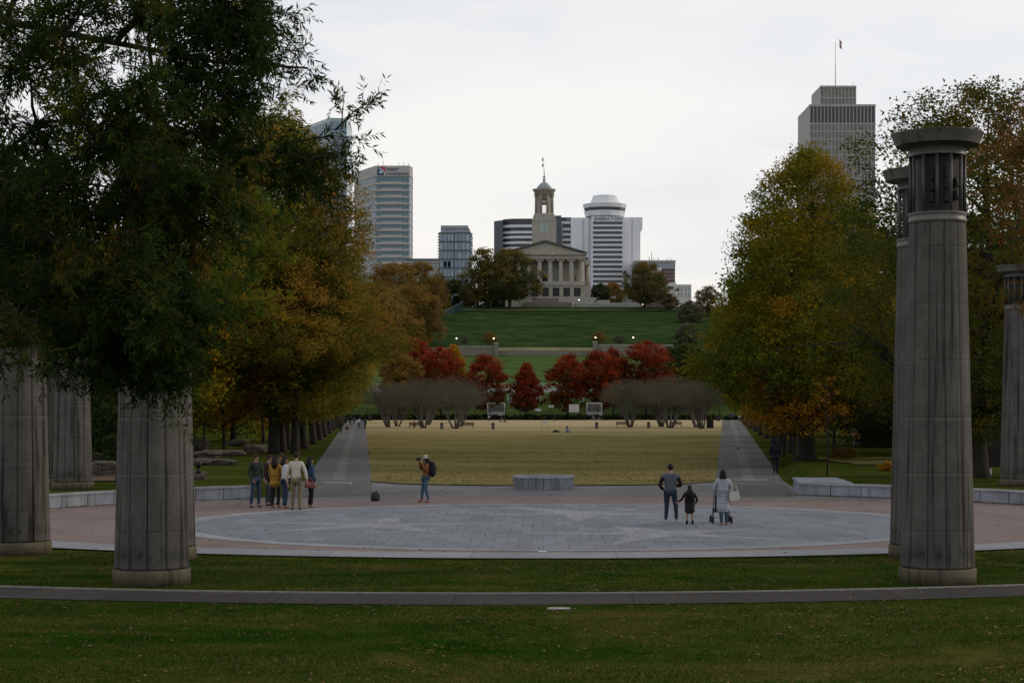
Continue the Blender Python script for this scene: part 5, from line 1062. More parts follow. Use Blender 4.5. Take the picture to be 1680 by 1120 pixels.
def banner(px0, px1, py0, py1, Y, lab):
    x0, x1 = (px0-CX)*Y/F, (px1-CX)*Y/F; z0, z1 = H-(py1-HY)*Y/F, H-(py0-HY)*Y/F; t = thing('banner', lab, 'banner', ((x0+x1)/2, Y, 0)); w = (x1-x0)/2
    MB().box(-w, w, -.12, -.08, z0, z1).build('panel', M['panel'], t)
    for s in (-1, 1): MB().tube([(s*w, 0, 0), (s*w, 0, z1+.1)], .05, 5).build('post', M['dark'], t)
banner(933.5, 950, 663, 676, 445.5, 'blank pale blue white board on the iron fence right of the axis'); banner(900, 908, 664.5, 668, 445.6, 'small white board hanging between two red maples'); banner(878, 888, 670, 674, 445.6, 'small low white board left of the axis')
for px0, px1, lab in ((963, 987, 'white gate pier with a barred dark opening on the right'), (800, 828, 'white gate pier with a barred opening behind the left red maple')):
    Y = 447; x0, x1 = (px0-CX)*Y/F, (px1-CX)*Y/F; w = (x1-x0)/2; t = thing('gate_house', lab, 'gate', ((x0+x1)/2, Y, 0)); zt = H-(661-HY)*Y/F; zb = H-(678-HY)*Y/F
    MB().box(-w, w, 0, .5, 0, zb+.4).build('base', M['panel'], t); MB().box(-w, w, 0, .5, zt-.15, zt+.15).build('lintel', M['panel'], t)
    for s in (-1, 1): MB().box(s*w-.16, s*w+.16, -.02, .52, 0, zt).build('post', M['panel'], t)
    for j in range(7): x = -w+2*w*(j+1)/8; MB().box(x-.04, x+.04, .2, .26, zb+.4, zt-.1).build('bar', M['dark'], t)
    MB().box(-w+.1, w-.1, .35, .42, zb+.4, zt-.1).build('infill', M['stone'], t)
# ------------------------------------------------------------------ furniture on the lawn
wood = plain('bench_wood', (.035, .026, .02), .8)
def bench(px, py, lab, w=1.9, rot=0, mat=None):
    t = thing('park_bench', lab, 'bench', G(px, py), rot, 'benches across the lawn'); m = mat or wood
    q = MB(); [q.box(-w/2, w/2, -.22+j*.15, -.10+j*.15, .42, .40) for j in range(3)]; q.build('seat', m, t)
    q = MB(); [q.box(-w/2, w/2, .24+.02*j, .27+.02*j, .50+.13*j, .60+.13*j) for j in range(4)]; q.build('backrest', m, t)
    for s in (-1, 1):
        for y in (-.18, .22): MB().box(s*w*.45-.03, s*w*.45+.03, y-.03, y+.03, 0, .42 if y < 0 else .98).build('leg', M['dark'], t)
        MB().box(s*w*.45-.03, s*w*.45+.03, -.22, .24, .62, .66).build('armrest', M['dark'], t)
bw = plain('bench_brown', (.085, .05, .035), .8)
bench(681, 703, 'dark park bench with a seated person in red, left of the myrtles'); bench(767, 703, 'brown park bench right of the leftmost myrtle group', 2.0, 0, bw)
bench(1021, 701.5, 'brown park bench left of the leaning myrtle stems on the right', 2.0, 0, bw); bench(1109, 701.5, 'dark park bench behind the right myrtles')
for px, py, lab in ((725, 704, 'grey brown litter bin left of the second bench'), (809, 704, 'grey litter bin nearest the lawn axis on the left'), (979, 703, 'grey litter bin nearest the lawn axis on the right'), (1064, 702, 'grey litter bin between the right myrtles')):
    t = thing('litter_bin', lab, 'litter bin', G(px, py), group='litter bins across the lawn'); MB().lathe([(.24, 0), (.25, .05), (.25, .8)], 16).build('body', plain('bin_slats', (.07, .065, .06), .8), t); MB().lathe([(.27, .8), (.27, .88), (.15, 1.0), (.14, 1.02)], 16).build('lid', M['dark'], t)
for px, py, lab in ((1165, 702, 'black cabinet beside the right walk'), (1178, 690, 'black bin farther back beside the right walk'), (607, 690, 'black bin at the far end of the left walk')):
    g = G(px, py); t = thing('park_bin', lab, 'litter bin', g); w = .52; MB().box(-w, w, -.4, .4, 0, 1.25).build('body', M['black'], t); MB().box(-w-.04, w+.04, -.44, .44, 1.25, 1.33).build('lid', M['dark'], t)
g = G(894, 703); t = thing('sign_frame', 'blank white and blue board on two thin legs on the lawn', 'sign', g); MB().box(-.5, .5, -.02, .02, .85, 1.2).build('board', M['wsteel'], t)
MB().box(-.3, .4, -.035, -.022, .93, 1.02).build('blue_stripe', M['glass_blue'], t)
for s in (-1, 1): MB().tube([(s*.5, 0, 0), (s*.5, 0, 1.25)], .022, 6).build('leg', M['dark'], t)
# small pieces on the right lawn
g = G(1362, 713, .2); t = thing('notice_board', 'pale board on a white post behind the right seat wall', 'sign', g); MB().box(-.45, .25, -.05, .05, 1.1, 2.1).build('board', M['steelgrey'], t); MB().box(.25, .38, -.06, .06, 0, 2.1).build('post', M['wsteel'], t)
g = G(1407, 729, .1); t = thing('utility_box', 'pale louvred box on a dark stand beside the dark mound', 'box', g); MB().box(-.5, .5, -.3, .3, .75, 1.35).build('cabinet', M['whiteband'], t); MB().box(-.35, .3, -.25, .25, 0, .75).build('stand', M['steelgrey'], t)
for z in (.85, 1.0, 1.15): MB().box(-.46, .46, -.32, -.30, z, z+.04).build('louvre', M['slate'], t)
g = G(1623, 778, .40); t = thing('bucket', 'small pale bucket beside the tree behind the right wall', 'bucket', g); MB().lathe([(.085, 0), (.12, .24), (.125, .245), (.11, .24), (.08, .03)], 16, caps=False).build('body', M['wsteel'], t); MB().tube([(-.12, 0, .24), (0, 0, .36), (.12, 0, .24)], .006, 5).build('handle', M['dark'], t)
g = Vector((24.2, 84, .4)); t = thing('shed', 'dark brown shed half hidden between the right columns', 'shed', g); MB().box(-2.4, 2.4, 0, 3, 0, 2.45).build('wall', plain('shed_board', (.022, .019, .016), .9), t); MB().prism([(-2.6, -.3), (2.6, -.3), (2.6, 3.2), (-2.6, 3.2)], 2.46, 2.62).build('roof', M['stone'], t); MB().box(-.9, .1, -.05, 0, 0, 2.0).build('door', M['dark'], t)
g = G(1612, 783, .40); t = thing('stake', 'thin pale stake leaning on the tree behind the right wall', 'stake', g); MB().tube([(0, 0, 0), (.05, .1, 2.0)], .03, 6).build('pole', M['pale_bark'], t)
for k, (px, py, dx, lab) in enumerate(((1306, 749, -.35, 'pale leaning stake under the orange young tree'), (1295, 741, -.15, 'second pale stake farther along under the orange leaves'))):
    g = G(px, py); t = thing('stake', lab, 'stake', g); MB().tube([(0, 0, 0), (dx*.6, 0, 1.2), (dx, 0, 2.4)], [.06, .05, .04], 6).build('pole', M['pale_bark'], t)
g = G(917, 1000); t = thing('drain_cover', 'small pale rectangular cover set in the foreground turf', 'drain cover', g); MB().box(-.19, .19, -.12, .12, 0, .03).build('plate', M['kerb'], t); MB().box(-.16, .16, -.09, .09, .03, .034).build('lid', M['granw'], t)
g = G(890, 906.5); t = thing('ground_light', 'small bright plate at the front rim of the plaza', 'ground light', g); MB().box(-.09, .09, -.05, .05, .02, .04).build('plate', M['starw'], t); MB().box(-.11, .11, -.07, .07, .01, .032).build('frame', M['granw'], t)
# boulders behind the left seat wall
def boulder(label, px, py, w, h, seed, z=.40, d=None):
    g = G(px, py, z); t = bmesh.new(); bmesh.ops.create_icosphere(t, subdivisions=4, radius=1); rg_ = random.Random(seed)
    off = Vector((rg_.uniform(0, 50), rg_.uniform(0, 50), 0))
    for v in t.verts:
        c = v.co.copy(); m_ = max(abs(c.x), abs(c.y), abs(c.z)); c = c.lerp(c/m_, .55); n_ = mnoise.fractal(c*1.1+off, .8, 2.1, 4)*.26+ .018*round(3*mnoise.noise(Vector((c.x*.8, c.y*.8, c.z*4))+off)); c *= 1+n_
        v.co = (c.x*w*.36, c.y*(d or w*.6)*.4, c.z*h*.42)
    me = bpy.data.meshes.new('boulder'); t.to_mesh(me); t.free(); me.materials.append(M['rock']); o = bpy.data.objects.new('boulder', me); C.objects.link(o); o.location = (g.x, g.y, z+h*.36); o.rotation_euler = (0, 0, rg_.uniform(-.3, .3))
    tag(o, label, 'boulder', 'boulders behind the left seat wall')
for k, a in enumerate((('broad lower boulder between the left columns', 172, 782, 1.9, .85, 1), ('upper boulder resting left of the nearest column', 158, 757, 1.6, .6, 2), ('boulder tucked against the nearest left column', 205, 780, 1.2, .8, 3), ('small upper boulder close to the nearest left column', 188, 752, 1.2, .55, 4), ('flat boulder right of the nearest left column', 338, 752, 2.2, .6, 5), ('square boulder on the litter bed', 325, 738, 2.0, 1.0, 6), ('long low ledge stone under the golden trees', 372, 747, 2.9, .42, 7), ('far small boulder below the golden trees', 392, 731, 2.3, .6, 8), ('squat stone beside the bronze head', 327, 786, .9, .42, 9), ('ledge stone at the far left of the litter bed', 345, 762, 3.4, .4, 10), ('boulder high on the slope behind the left columns', 165, 735, 2.2, .8, 11), ('rounded boulder in the dark behind the golden trees', 420, 741, 2.0, .6, 12))): boulder(*a)
g = G(326, 789, .40); t = thing('bust', 'small dark bronze bust on a stone behind the left wall', 'statue', (g.x, g.y, .72)); MB().lathe([(.10, 0), (.09, .1), (.045, .16), (.045, .22)], 12).build('neck', M['bell'], t); MB().ball((0, 0, .33), (.12, .14, .15), 14, 10).build('head', M['bell'], t)
# ------------------------------------------------------------------ people
def skinmesh(vs, es, rad, roots=(0,), sub=1):
    me = bpy.data.meshes.new('sk'); me.from_pydata(vs, es, []); o = bpy.data.objects.new('sk', me); C.objects.link(o)
    m = o.modifiers.new('s', 'SKIN'); m.use_smooth_shade = True
    if not me.skin_vertices: 
        bpy.context.view_layer.objects.active = o
    for i, r in enumerate(rad):
        sv = me.skin_vertices[0].data[i]; sv.radius = r if isinstance(r, tuple) else (r, r); sv.use_root = i in roots
    s = o.modifiers.new('u', 'SUBSURF'); s.levels = sub; s.render_levels = sub
    bpy.context.view_layer.update(); out = bpy.data.meshes.new_from_object(o.evaluated_get(bpy.context.evaluated_depsgraph_get()))
    bpy.data.objects.remove(o); return out
CL = {}
def cm(col, rough=.85):
    k = tuple(col)
    if k not in CL: CL[k] = plain('cloth_%d' % len(CL), col, rough, .10, 25)
    return CL[k]
SKIN = plain('skin', (.33, .19, .135), .6, .05, 10); SKIN2 = plain('skin_dark', (.11, .06, .045), .6, .05, 10); EYE = plain('eye', (.02, .015, .015), .3)
BASEJ = dict(pel=(0, 0, .95), wai=(0, 0, 1.08), che=(0, .01, 1.27), uc=(0, .015, 1.385), nb=(0, .01, 1.465), nk=(0, -.005, 1.53), jaw=(0, -.02, 1.585), hd=(0, -.01, 1.66), top=(0, 0, 1.72), nose=(0, -.105, 1.635),
    shL=(.17, .01, 1.425), elL=(.235, .03, 1.13), wrL=(.235, -.03, .88), shR=(-.17, .01, 1.425), elR=(-.235, .03, 1.13), wrR=(-.235, -.03, .88),
    hiL=(.09, 0, .92), knL=(.10, -.02, .50), anL=(.11, .02, .09), hiR=(-.09, 0, .92), knR=(-.10, -.02, .50), anR=(-.11, .02, .09))
def person(label, px, py, h, face=0, pose=None, top=(.02, .03, .03), legs=(.03, .05, .1), shoe=(.05, .03, .02), hair=(.015, .012, .01), longhair=0, skirt=None, coat=0, sk=None, hat=None, wide=1.0, fingers=True, z=0, extra=None, hood=False, bare=False, loc=None, group=None, boots=False, sleeve=None, tuck=False):
    J = {k: Vector(v) for k, v in BASEJ.items()}
    for k, v in (pose or {}).items(): J[k] = Vector(v)
    s = h/1.75; J = {k: v*s for k, v in J.items()}; sk = sk or SKIN
    for k in J:
        if k[:2] in ('sh', 'el', 'wr', 'hi', 'kn', 'an'): J[k].x *= wide if k[:2] in ('sh', 'el') else (1+wide)/2
    t = thing('person', label, 'person', loc if loc is not None else G(px, py, z), face, group)
    names = list(J); vs = [J[k] for k in names]; ix = {k: i for i, k in enumerate(names)}
    rd = dict(pel=(.135*wide, .10), wai=(.12*wide, .095), che=(.15*wide, .10), uc=(.12*wide, .085), nb=(.07, .06), nk=(.052, .055), jaw=(.058, .07), hd=(.078, .095), top=(.045, .055), nose=(.012, .012), shL=.05, elL=.036, wrL=.026, shR=.05, elR=.036, wrR=.026, hiL=.085, knL=.052, anL=.038, hiR=.085, knR=.052, anR=.038)
    rad = [tuple(q*s for q in (rd[k] if isinstance(rd[k], tuple) else (rd[k], rd[k]))) for k in names]
    es = [('pel', 'wai'), ('wai', 'che'), ('che', 'uc'), ('uc', 'nb'), ('nb', 'nk'), ('nk', 'jaw'), ('jaw', 'hd'), ('hd', 'top'), ('hd', 'nose'), ('uc', 'shL'), ('shL', 'elL'), ('elL', 'wrL'), ('uc', 'shR'), ('shR', 'elR'), ('elR', 'wrR'), ('pel', 'hiL'), ('hiL', 'knL'), ('knL', 'anL'), ('pel', 'hiR'), ('hiR', 'knR'), ('knR', 'anR')]
    es = [(ix[a], ix[b]) for a, b in es]
    for S in 'LR':   # feet and hands: palm, four unequal fingers bent at the knuckle, thumb from the side of the palm
        a = J['an'+S]; vs.append(a+Vector((.01*(1 if S == 'L' else -1), -.13, -.055))*s); rad.append((.030*s, .024*s)); es.append((ix['an'+S], len(vs)-1))
        w = J['wr'+S]; d = (w-J['el'+S]).normalized(); side = d.cross(Vector((1, 0, 0))).normalized() if abs(d.x) < .9 else d.cross(Vector((0, 0, 1))).normalized(); nrm = d.cross(side)
        vs.append(w+d*.055*s); rad.append((.028*s, .016*s)); pi_ = len(vs)-1; es.append((ix['wr'+S], pi_))
        if fingers:
            for f, (o, L) in enumerate(((-.026, .066), (-.009, .076), (.009, .072), (.026, .058))):
                b0 = w+(d*.085+side*o)*s; c0 = b0+(d*L*.5+nrm*.008)*s; e0 = c0+(d*L*.42+nrm*.022)*s
                k = len(vs); vs += [b0, c0, e0]; rad += [(.0085*s,)*2, (.0078*s,)*2, (.006*s,)*2]; es += [(pi_, k), (k, k+1), (k+1, k+2)]
            b0 = w+(d*.03-side*.032)*s; e0 = b0+(d*.045-side*.022)*s; k = len(vs); vs += [b0, e0]; rad += [(.011*s,)*2, (.008*s,)*2]; es += [(pi_, k), (k, k+1)]
    body = link('body', skinmesh(vs, es, rad, (0,), 1), t, sk)
    J2 = J; V = lambda *k: [J2[x] for x in k]
    def part(name, ks, edges, rads, col, roots=(0,), par=None, sub=1):
        return link(name, skinmesh(ks, edges, [tuple(q*s for q in (r if isinstance(r, tuple) else (r, r))) for r in rads], roots, sub), par or t, cm(col) if isinstance(col, tuple) else col)
    hem = J['pel']+Vector((0, 0, .0 if tuck else -.12))*s; col = J['nb'].lerp(J['nk'], .35)
    # upper garment
    sc_ = sleeve or top
    if coat: # long coat to coat*height
        e = Vector((0, .01, coat*s)); mid = J['pel'].lerp(e, .5)
        part('coat', [J['pel'], J['wai'], J['che'], col, J['shL'], J['elL'], J['wrL'], J['shR'], J['elR'], J['wrR'], mid, e, J['uc']], [(0, 1), (1, 2), (2, 12), (12, 3), (12, 4), (4, 5), (5, 6), (12, 7), (7, 8), (8, 9), (0, 10), (10, 11)], [(.185*wide, .15), (.165*wide, .13), (.18*wide, .12), (.072, .068), .075, .056, .044, .075, .056, .044, (.20*wide, .17), (.205*wide, .17), (.155*wide, .105)], top)
    else:
        o = part('jacket', [J['wai'], J['che'], col, J['shL'], J['elL'], J['wrL'], J['shR'], J['elR'], J['wrR'], hem, J['uc']], [(0, 1), (1, 10), (10, 2), (10, 3), (3, 4), (4, 5), (10, 6), (6, 7), (7, 8), (0, 9)], [(.155*wide, .125), (.175*wide, .12), (.070, .066), .070, .055, .044, .070, .055, .044, (.178*wide, .142), (.152*wide, .105)], top)
        if sleeve:
            for S in 'LR': part('sleeve', [J['sh'+S], J['el'+S], J['wr'+S]], [(0, 1), (1, 2)], [.076, .059, .047], sleeve)
    # legs
    if not bare:
        part('trousers', [J['pel'], J['hiL'], J['knL'], J['anL'], J['hiR'], J['knR'], J['anR']], [(0, 1), (1, 2), (2, 3), (0, 4), (4, 5), (5, 6)], [(.12, .10) if coat else (.140*wide, .11), .092 if coat else .096*wide, .074, .052, .092 if coat else .096*wide, .074, .052], legs)
    if skirt:
        n = 20; a = J['pel']+Vector((0, 0, .08))*s; MBq = MB().lathe([(.150*s*wide, a.z), (.18*s*wide, a.z-.12*s), (.215*s*wide, a.z-.33*s), (.20*s*wide, a.z-.33*s)], n, mod=lambda q, zz: 1+.04*math.sin(q*7)); MBq.build('skirt', cm(skirt), t)
    for S in 'LR':
        a = J['an'+S]; sg = 1 if S == 'L' else -1; z0 = max(.035*s, a.z-.05*s)
        if boots: part('boot', [a+Vector((0, 0, .12*s)), a+Vector((0, 0, -.03))*s, a+Vector((.01*sg, -.12, -.052))*s], [(0, 1), (1, 2)], [.066, .056, (.048, .034)], shoe)
        else: part('shoe', [a+Vector((0, .03, -.045))*s, a+Vector((.005*sg, -.05, -.05))*s, a+Vector((.012*sg, -.15, -.058))*s], [(0, 1), (1, 2)], [(.056, .050), (.060, .048), (.054, .036)], shoe)
    # hair, face
    hd = J['hd']
    q = MB(); q.ball((hd.x, hd.y+.018*s, hd.z+.022*s), (.093*s, .108*s, .098*s), 14, 10)
    if longhair: q.tube([hd+Vector((0, .03, .02))*s, hd+Vector((0, .075, -.10))*s, hd+Vector((0, .10, -.22))*s, hd+Vector((0, .11, -longhair*.7))*s, hd+Vector((0, .10, -longhair))*s], [.09*s, .105*s, (.12+.09*(longhair > .45))*s, (.095+.10*(longhair > .45))*s, .04*s], 10)
    if hood: q.tube([hd+Vector((0, .0, .05))*s, hd+Vector((0, .03, -.06))*s, hd+Vector((0, .05, -.16))*s], [.098*s, .112*s, .12*s], 12)
    hair_o = q.build('hood' if hood else 'hair', cm(hair), t)
    for sg in (-1, 1):
        MB().ball((hd.x+sg*.030*s, hd.y-.088*s, hd.z+.0*s), (.011*s, .007*s, .007*s), 6, 5).build('eye', EYE, t); MB().ball((hd.x+sg*.082*s, hd.y+.0*s, hd.z-.015*s), (.010*s, .022*s, .030*s), 6, 5).build('ear', sk, t)
    MB().ball((hd.x, hd.y-.086*s, hd.z-.065*s), (.024*s, .007*s, .006*s), 6, 5).build('mouth', cm((.16, .05, .045)), t)
    if hat: MB().lathe([(.03*s, hd.z+.135*s), (.075*s, hd.z+.13*s), (.092*s, hd.z+.05*s), (.095*s, hd.z+.03*s), (.17*s, hd.z+.005*s), (.165*s, hd.z+.0*s), (.09*s, hd.z+.02*s)], 20, c=(hd.x, hd.y+.01)).build('hat', cm(hat), t)
    return t, J, s
PI = math.pi
# group of seven at the left
person('man in a dark green jacket and blue jeans at the left of the group', 420, 832, 1.76, .75, dict(wrL=(.20, -.16, .93), elL=(.25, .05, 1.12), wrR=(-.20, -.14, .92), elR=(-.26, .05, 1.14), anR=(-.19, .02, .09), knR=(-.15, -.02, .5)), (.018, .030, .026), (.028, .050, .095), (.05, .04, .03), (.035, .02, .012))
person('person in a dark maroon jacket behind the mustard cardigan', 441, 829.5, 1.70, 1.2, None, (.035, .015, .022), (.035, .045, .05), (.012, .012, .012), (.03, .015, .012))
person('long haired woman in a mustard yellow cardigan and black trousers', 452, 833, 1.70, PI-.25, dict(elL=(.22, -.03, 1.16), wrL=(.12, -.20, 1.08), elR=(-.22, -.03, 1.16), wrR=(-.12, -.20, 1.08)), (.30, .17, .025), (.010, .011, .016), (.16, .08, .04), (.014, .010, .009), longhair=.34, coat=.68)
person('man in blue jeans mostly hidden in the middle of the group', 461, 827.5, 1.72, -.2, None, (.10, .10, .10), (.04, .07, .12), (.02, .03, .06), (.04, .025, .018))
person('woman in a loose white blouse and blue jeans turning to the right', 468, 834, 1.70, 1.9, dict(elL=(.23, -.04, 1.16), wrL=(.14, -.22, 1.02)), (.50, .51, .53), (.022, .040, .075), (.14, .07, .035), (.022, .014, .012), longhair=.22)
person('tall man seen from behind in a cream sweater and khaki trousers', 486, 836.5, 1.85, PI-.05, dict(elL=(.26, .02, 1.14), wrL=(.29, -.04, .90), elR=(-.27, .0, 1.16), wrR=(-.31, -.02, .92)), (.50, .46, .40), (.165, .135, .085), (.07, .055, .045), (.022, .014, .009), wide=1.05)
person('black haired girl in a denim jacket and pink skirt at the right of the group', 509.5, 832.5, 1.66, 2.2, dict(knL=(.05, -.04, .5), anL=(.03, .05, .09), knR=(-.05, -.02, .5), anR=(-.01, -.02, .09)), (.025, .055, .11), (.010, .010, .012), (.28, .17, .13), (.010, .010, .012), longhair=.30, skirt=(.30, .11, .12))
# photographer
t, J, s = person('woman in a sun hat and orange sweater raising a camera', 698, 824, 1.62, -1.15, dict(elL=(.22, -.10, 1.22), wrL=(.10, -.20, 1.52), elR=(-.22, -.10, 1.22), wrR=(-.10, -.20, 1.52), knR=(-.13, -.06, .5), anR=(-.16, -.10, .09), anL=(.12, .08, .09)), (.20, .075, .02), (.05, .10, .15), (.20, .06, .04), (.010, .009, .009), longhair=.26, hat=(.42, .37, .30))
bp = thing('backpack', 'black backpack worn by the woman in the sun hat', 'backpack', t.location, t.rotation_euler.z)
q = MB(); q.tube([(0, .19, .92), (0, .23, .98), (0, .24, 1.15), (0, .22, 1.34), (0, .18, 1.42)], [.09, .14, .155, .13, .06], 12); q.build('bag', cm((.010, .011, .018)), bp)
for sg in (-1, 1): MB().tube([(sg*.10, .12, 1.36), (sg*.12, 0, 1.44), (sg*.12, -.11, 1.30), (sg*.13, -.06, 1.08), (sg*.12, .12, .98)], .017, 5).build('strap', M['black'], bp)
ca = thing('camera', 'small black camera held up by the woman in the sun hat', 'camera', t.location, t.rotation_euler.z); MB().box(-.075, .075, -.26, -.20, 1.46, 1.56).build('body', M['black'], ca); MB().tube([(0, -.25, 1.51), (0, -.36, 1.51)], .036, 10).build('lens', M['dark'], ca)
# bag on the ground
g = G(615, 822); t = thing('rucksack', 'grey black rucksack left standing on the pink brick', 'rucksack', g, -.2)
q = MB(); q.tube([(0, 0, .02), (0, 0, .08), (0, .01, .24), (-.01, .01, .30), (-.01, .01, .34)], [.13, .155, .14, .11, .05], 12); q.build('bag', cm((.035, .035, .036)), t); MB().ball((0, -.12, .13), (.10, .05, .085), 10, 8).build('pocket', cm((.028, .028, .03)), t)
MB().tube([(-.02, 0, .33), (.05, 0, .37), (.13, 0, .33)], .012, 5).build('handle', M['black'], t); MB().tube([(.12, 0, .30), (.20, 0, .12), (.22, -.04, .02), (.14, 0, .05)], .013, 5).build('strap', M['dark'], t)
# family at the right
person('broad man seen from behind in a grey vest with black sleeves', 1100, 857, 1.66, PI, dict(elL=(.27, -.02, 1.12), wrL=(.17, -.18, .98), elR=(-.27, -.02, 1.12), wrR=(-.17, -.18, 1.10), hiL=(.1, 0, .9), anL=(.13, .02, .09), anR=(-.16, .02, .09), knR=(-.15, -.02, .5)), (.085, .10, .125), (.020, .034, .058), (.42, .42, .42), (.010, .009, .009), wide=1.22, sleeve=(.012, .012, .016))
person('small child in a black coat and boots with long dark hair', 1131.5, 860.5, 1.13, PI, dict(shL=(.15, .01, 1.36), shR=(-.15, .01, 1.36), elR=(-.27, -.02, 1.10), wrR=(-.24, -.16, .92), elL=(.30, -.03, 1.08), wrL=(.46, -.12, 1.0), hd=(0, 0, 1.62), jaw=(0, -.02, 1.53), top=(0, 0, 1.72)), (.012, .012, .012), (.2, .1, .1), (.010, .010, .011), (.014, .010, .009), longhair=.50, coat=.46, wide=1.22, bare=True, boots=True)
M['stripe'], snt, sb = M_('striped_knit'); tcs = N(snt, 'ShaderNodeTexCoord'); ssx = N(snt, 'ShaderNodeSeparateXYZ'); snt.links.new(tcs.outputs['Object'], ssx.inputs[0])
fr = math_(snt, 'FRACT', math_(snt, 'MULTIPLY', ssx.outputs[2], 20.0)); stc = ramp(snt, fr, [(0, (.46, .49, .54)), (.58, (.46, .49, .54)), (.66, (.07, .085, .12)), (.94, (.07, .085, .12)), (1, (.46, .49, .54))]); snt.links.new(stc, sb.inputs['Base Color']); sb.inputs['Roughness'].default_value = .9
t, J, s = person('woman in a long blue and white striped coat and black headscarf', 1186, 862, 1.54, PI, dict(elL=(.27, .0, 1.14), wrL=(.16, -.20, 1.00), elR=(-.27, .0, 1.16), wrR=(-.16, -.20, 1.05), anL=(.05, .10, .09), knL=(.06, 0, .5)), (.46, .49, .5), (.035, .06, .10), (.20, .15, .08), (.010, .010, .011), coat=.36, hood=True, wide=1.12)
for o in t.children:
    if o.name.startswith('coat'): o.data.materials.clear(); o.data.materials.append(M['stripe'])
hb = thing('handbag', 'cream handbag hanging at the striped coat woman\'s right elbow', 'handbag', t.location, t.rotation_euler.z)
q = MB(); q.prism([(-.42, -.07), (-.16, -.07), (-.16, .07), (-.42, .07)], .74, .92); me_ = q.mesh()
q = MB(); q.extr([(-.47, .80), (-.42, .72), (-.20, .70), (-.15, .78), (-.20, 1.0), (-.34, .95), (-.42, .98)], .02, .16); q.build('bag', cm((.52, .50, .46)), hb); MB().tube([(-.40, .08, .96), (-.35, .06, 1.12), (-.27, .06, 1.14), (-.22, .08, .98)], .012, 6).build('handle', cm((.42, .40, .36)), hb)
st = thing('stroller', 'dark folding stroller pushed by the woman in the striped coat', 'stroller', G(1186, 860)+Vector((0, .55, 0)), 0)
for sx_ in (-.26, .27):
    for yy in (-.28, .35):
        w_ = thing('wheel', None, None, (sx_, yy, .11)); w_.parent = st; del_ = [w_.pop(k, None) for k in ('label', 'category')]
        MB().lathe([(.075, -.03), (.105, -.022), (.11, 0), (.105, .022), (.075, .03)], 18).build('tyre', M['black'], w_).rotation_euler = (0, R(90), 0); MB().lathe([(.02, -.025), (.07, -.012), (.07, .012), (.02, .025)], 12).build('rim', M['steelgrey'], w_).rotation_euler = (0, R(90), 0)
    MB().tube([(sx_*.85, .33, .14), (sx_*.85, -.05, .50), (sx_*.8, -.42, .92)], .012, 6).build('frame', M['dark'], st); MB().tube([(sx_*.85, -.26, .14), (sx_*.85, .05, .42)], .012, 6).build('frame', M['dark'], st)
q = MB(); q.prism([(-.2, -.18), (.2, -.18), (.2, .22), (-.2, .22)], .32, .42); q.build('seat', cm((.03, .05, .10)), st); q = MB(); q.extr([(-.2, .40), (.2, .40), (.18, .82), (-.18, .82)], -.24, -.18); q.build('backrest', cm((.02, .025, .045)), st); MB().tube([(-.21, -.42, .92), (.22, -.42, .92)], .014, 6).build('handle', M['black'], st)
# walkers
person('man in a dark hooded coat walking away on the right walk', 1272, 778, 1.80, PI+.05, dict(knL=(.09, .02, .5), anL=(.09, .20, .12), anR=(-.10, -.10, .09), knR=(-.10, -.08, .5)), (.010, .012, .018), (.012, .013, .020), (.04, .04, .045), (.010, .011, .014), fingers=False, coat=.70, hood=True, wide=1.1)
for i, (px, py, h, f, top, legs, lab, kw) in enumerate((
    (559, 711, 1.60, .1, (.012, .014, .016), (.014, .014, .016), 'person all in black at the left edge of the left walk', {}),
    (569.5, 712, 1.62, .1, (.32, .30, .27), (.012, .012, .014), 'person in a pale top and black shorts with bare legs on the left walk', dict(bare=True, skirt=(.012, .012, .014))),
    (567.5, 699, 1.70, PI, (.014, .016, .03), (.014, .014, .02), 'distant walker in navy left of a dark pair', {}),
    (574.5, 698, 1.72, PI, (.016, .016, .018), (.014, .014, .016), 'distant walker in black between the navy and grey ones', {}),
    (581, 697.5, 1.65, PI, (.06, .065, .08), (.02, .022, .03), 'distant walker in grey blue left of the white top', {}),
    (589, 703, 1.70, PI, (.50, .52, .56), (.04, .042, .05), 'walker in a bright white top on the left walk', {}),
    (592.5, 695, 1.72, PI, (.016, .016, .02), (.016, .016, .02), 'far walker in black behind the white top', {}),
    (599, 703, 1.68, PI, (.015, .018, .03), (.016, .016, .022), 'walker in dark clothes right of the white top', {}),
    (1201.5, 689, 1.75, PI, (.04, .07, .20), (.02, .03, .06), 'distant walker in blue on the right walk', {}),
    (1213, 691, 1.60, PI, (.40, .41, .43), (.03, .03, .04), 'distant walker in white on the right walk', {}),
    (894, 690, 1.75, PI, (.012, .014, .022), (.014, .014, .02), 'distant standing figure in black behind the sign board', {}),
    (910, 691, 1.70, .3, (.016, .014, .014), (.018, .016, .016), 'distant standing figure in black right of the sign board', {}),
    (802, 691, 1.55, .3, (.36, .40, .46), (.04, .06, .12), 'distant figure in white and blue beside the left fence gate', {}))):
    person(lab, px, py, h, f, None, top, legs, (.03, .025, .02), (.012, .010, .010), fingers=False, group='people far off in the park', **kw)
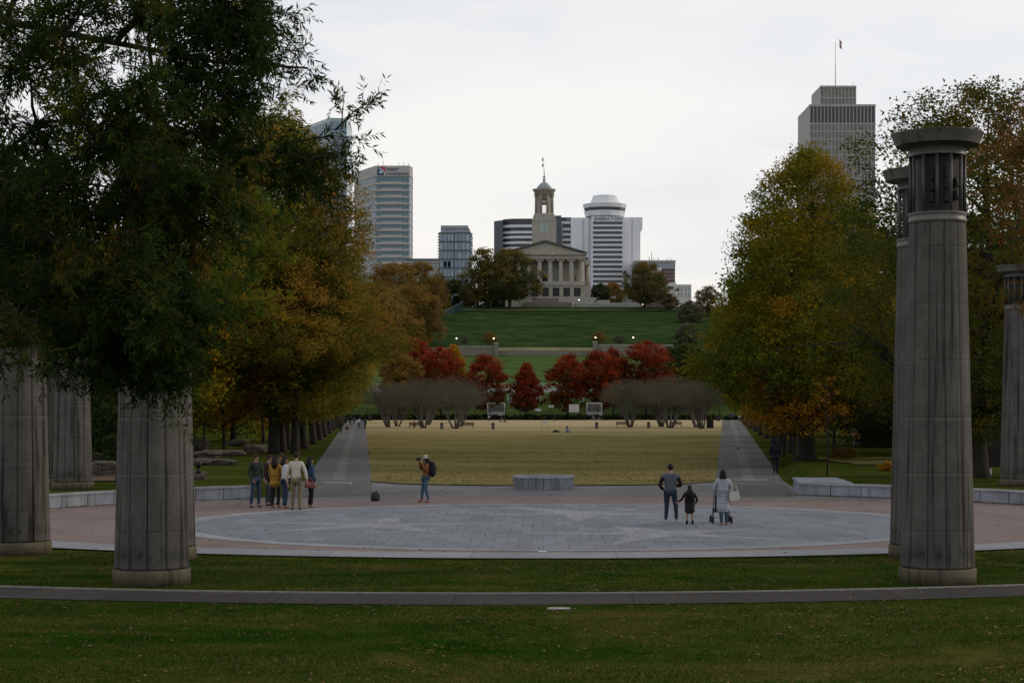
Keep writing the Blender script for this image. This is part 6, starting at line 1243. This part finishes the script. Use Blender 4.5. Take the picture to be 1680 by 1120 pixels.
SIT = dict(pel=(0, .12, .14), wai=(0, .14, .27), che=(0, .10, .46), uc=(0, .08, .56), nb=(0, .06, .63), nk=(0, .03, .70), jaw=(0, .0, .755), hd=(0, .0, .83), top=(0, .01, .89), nose=(0, -.095, .805), shL=(.175, .08, .59), elL=(.23, -.05, .36), wrL=(.12, -.25, .38), shR=(-.175, .08, .59), elR=(-.23, -.05, .36), wrR=(-.12, -.25, .38), hiL=(.10, .10, .13), knL=(.17, -.28, .42), anL=(.12, -.42, .08), hiR=(-.10, .10, .13), knR=(-.17, -.28, .42), anR=(-.12, -.42, .08))
person('figure in blue and white sitting on the lawn near the axis', 931, 709.5, 1.72, 1.0, SIT, (.16, .20, .32), (.30, .32, .38), (.05, .05, .05), (.012, .010, .010), longhair=.2, fingers=False)
person('person in black and white lounging on the far lawn', 821, 692.5, 1.7, 1.2, SIT, (.014, .014, .016), (.34, .34, .36), (.05, .05, .05), (.012, .010, .010), fingers=False)
person('person in brown lounging beside another on the far lawn', 829, 692.5, 1.7, -1.2, SIT, (.14, .07, .04), (.16, .09, .06), (.05, .05, .05), (.10, .05, .03), fingers=False)
g = G(681, 703); B2 = {k: (v[0], v[1], v[2]+.34) for k, v in SIT.items()}; B2.update(knL=(.12, -.32, .50), anL=(.12, -.34, .09), knR=(-.12, -.32, .50), anR=(-.12, -.34, .09))
person('person in red sitting on the dark bench at the left', 0, 0, 1.72, 0, B2, (.22, .03, .03), (.03, .02, .02), (.02, .02, .02), (.03, .02, .015), fingers=False, loc=g+Vector((-.1, -.02, 0)))
g = G(913, 709); t = thing('picnic_bag', 'dark low bag beside the sitting figure on the lawn', 'bag', g); MB().tube([(-.55, 0, .08), (-.3, 0, .16), (.1, 0, .14), (.5, 0, .07)], [.05, .15, .14, .05], 8).build('bag', M['dark'], t); MB().tube([(-.3, 0, .28), (-.1, 0, .36), (.1, 0, .26)], .02, 5).build('handle', M['dark'], t)
# one person near each unlabelled spot needs no ground clutter; stray birds on the walk
g = G(1211, 738); t = thing('pigeon', 'lone dark pigeon on the right walk', 'bird', g); q = MB(); q.tube([(-.16, 0, .09), (-.08, 0, .11), (.02, 0, .13), (.09, 0, .17), (.12, 0, .215), (.145, 0, .22)], [.015, .045, .06, .042, .026, .012], 8); q.build('body', cm((.03, .03, .035)), t)
for y in (-.025, .025): MB().tube([(.02, y, .09), (.02, y, 0)], .006, 4).build('leg', cm((.15, .06, .05)), t)
bpy.context.view_layer.update()
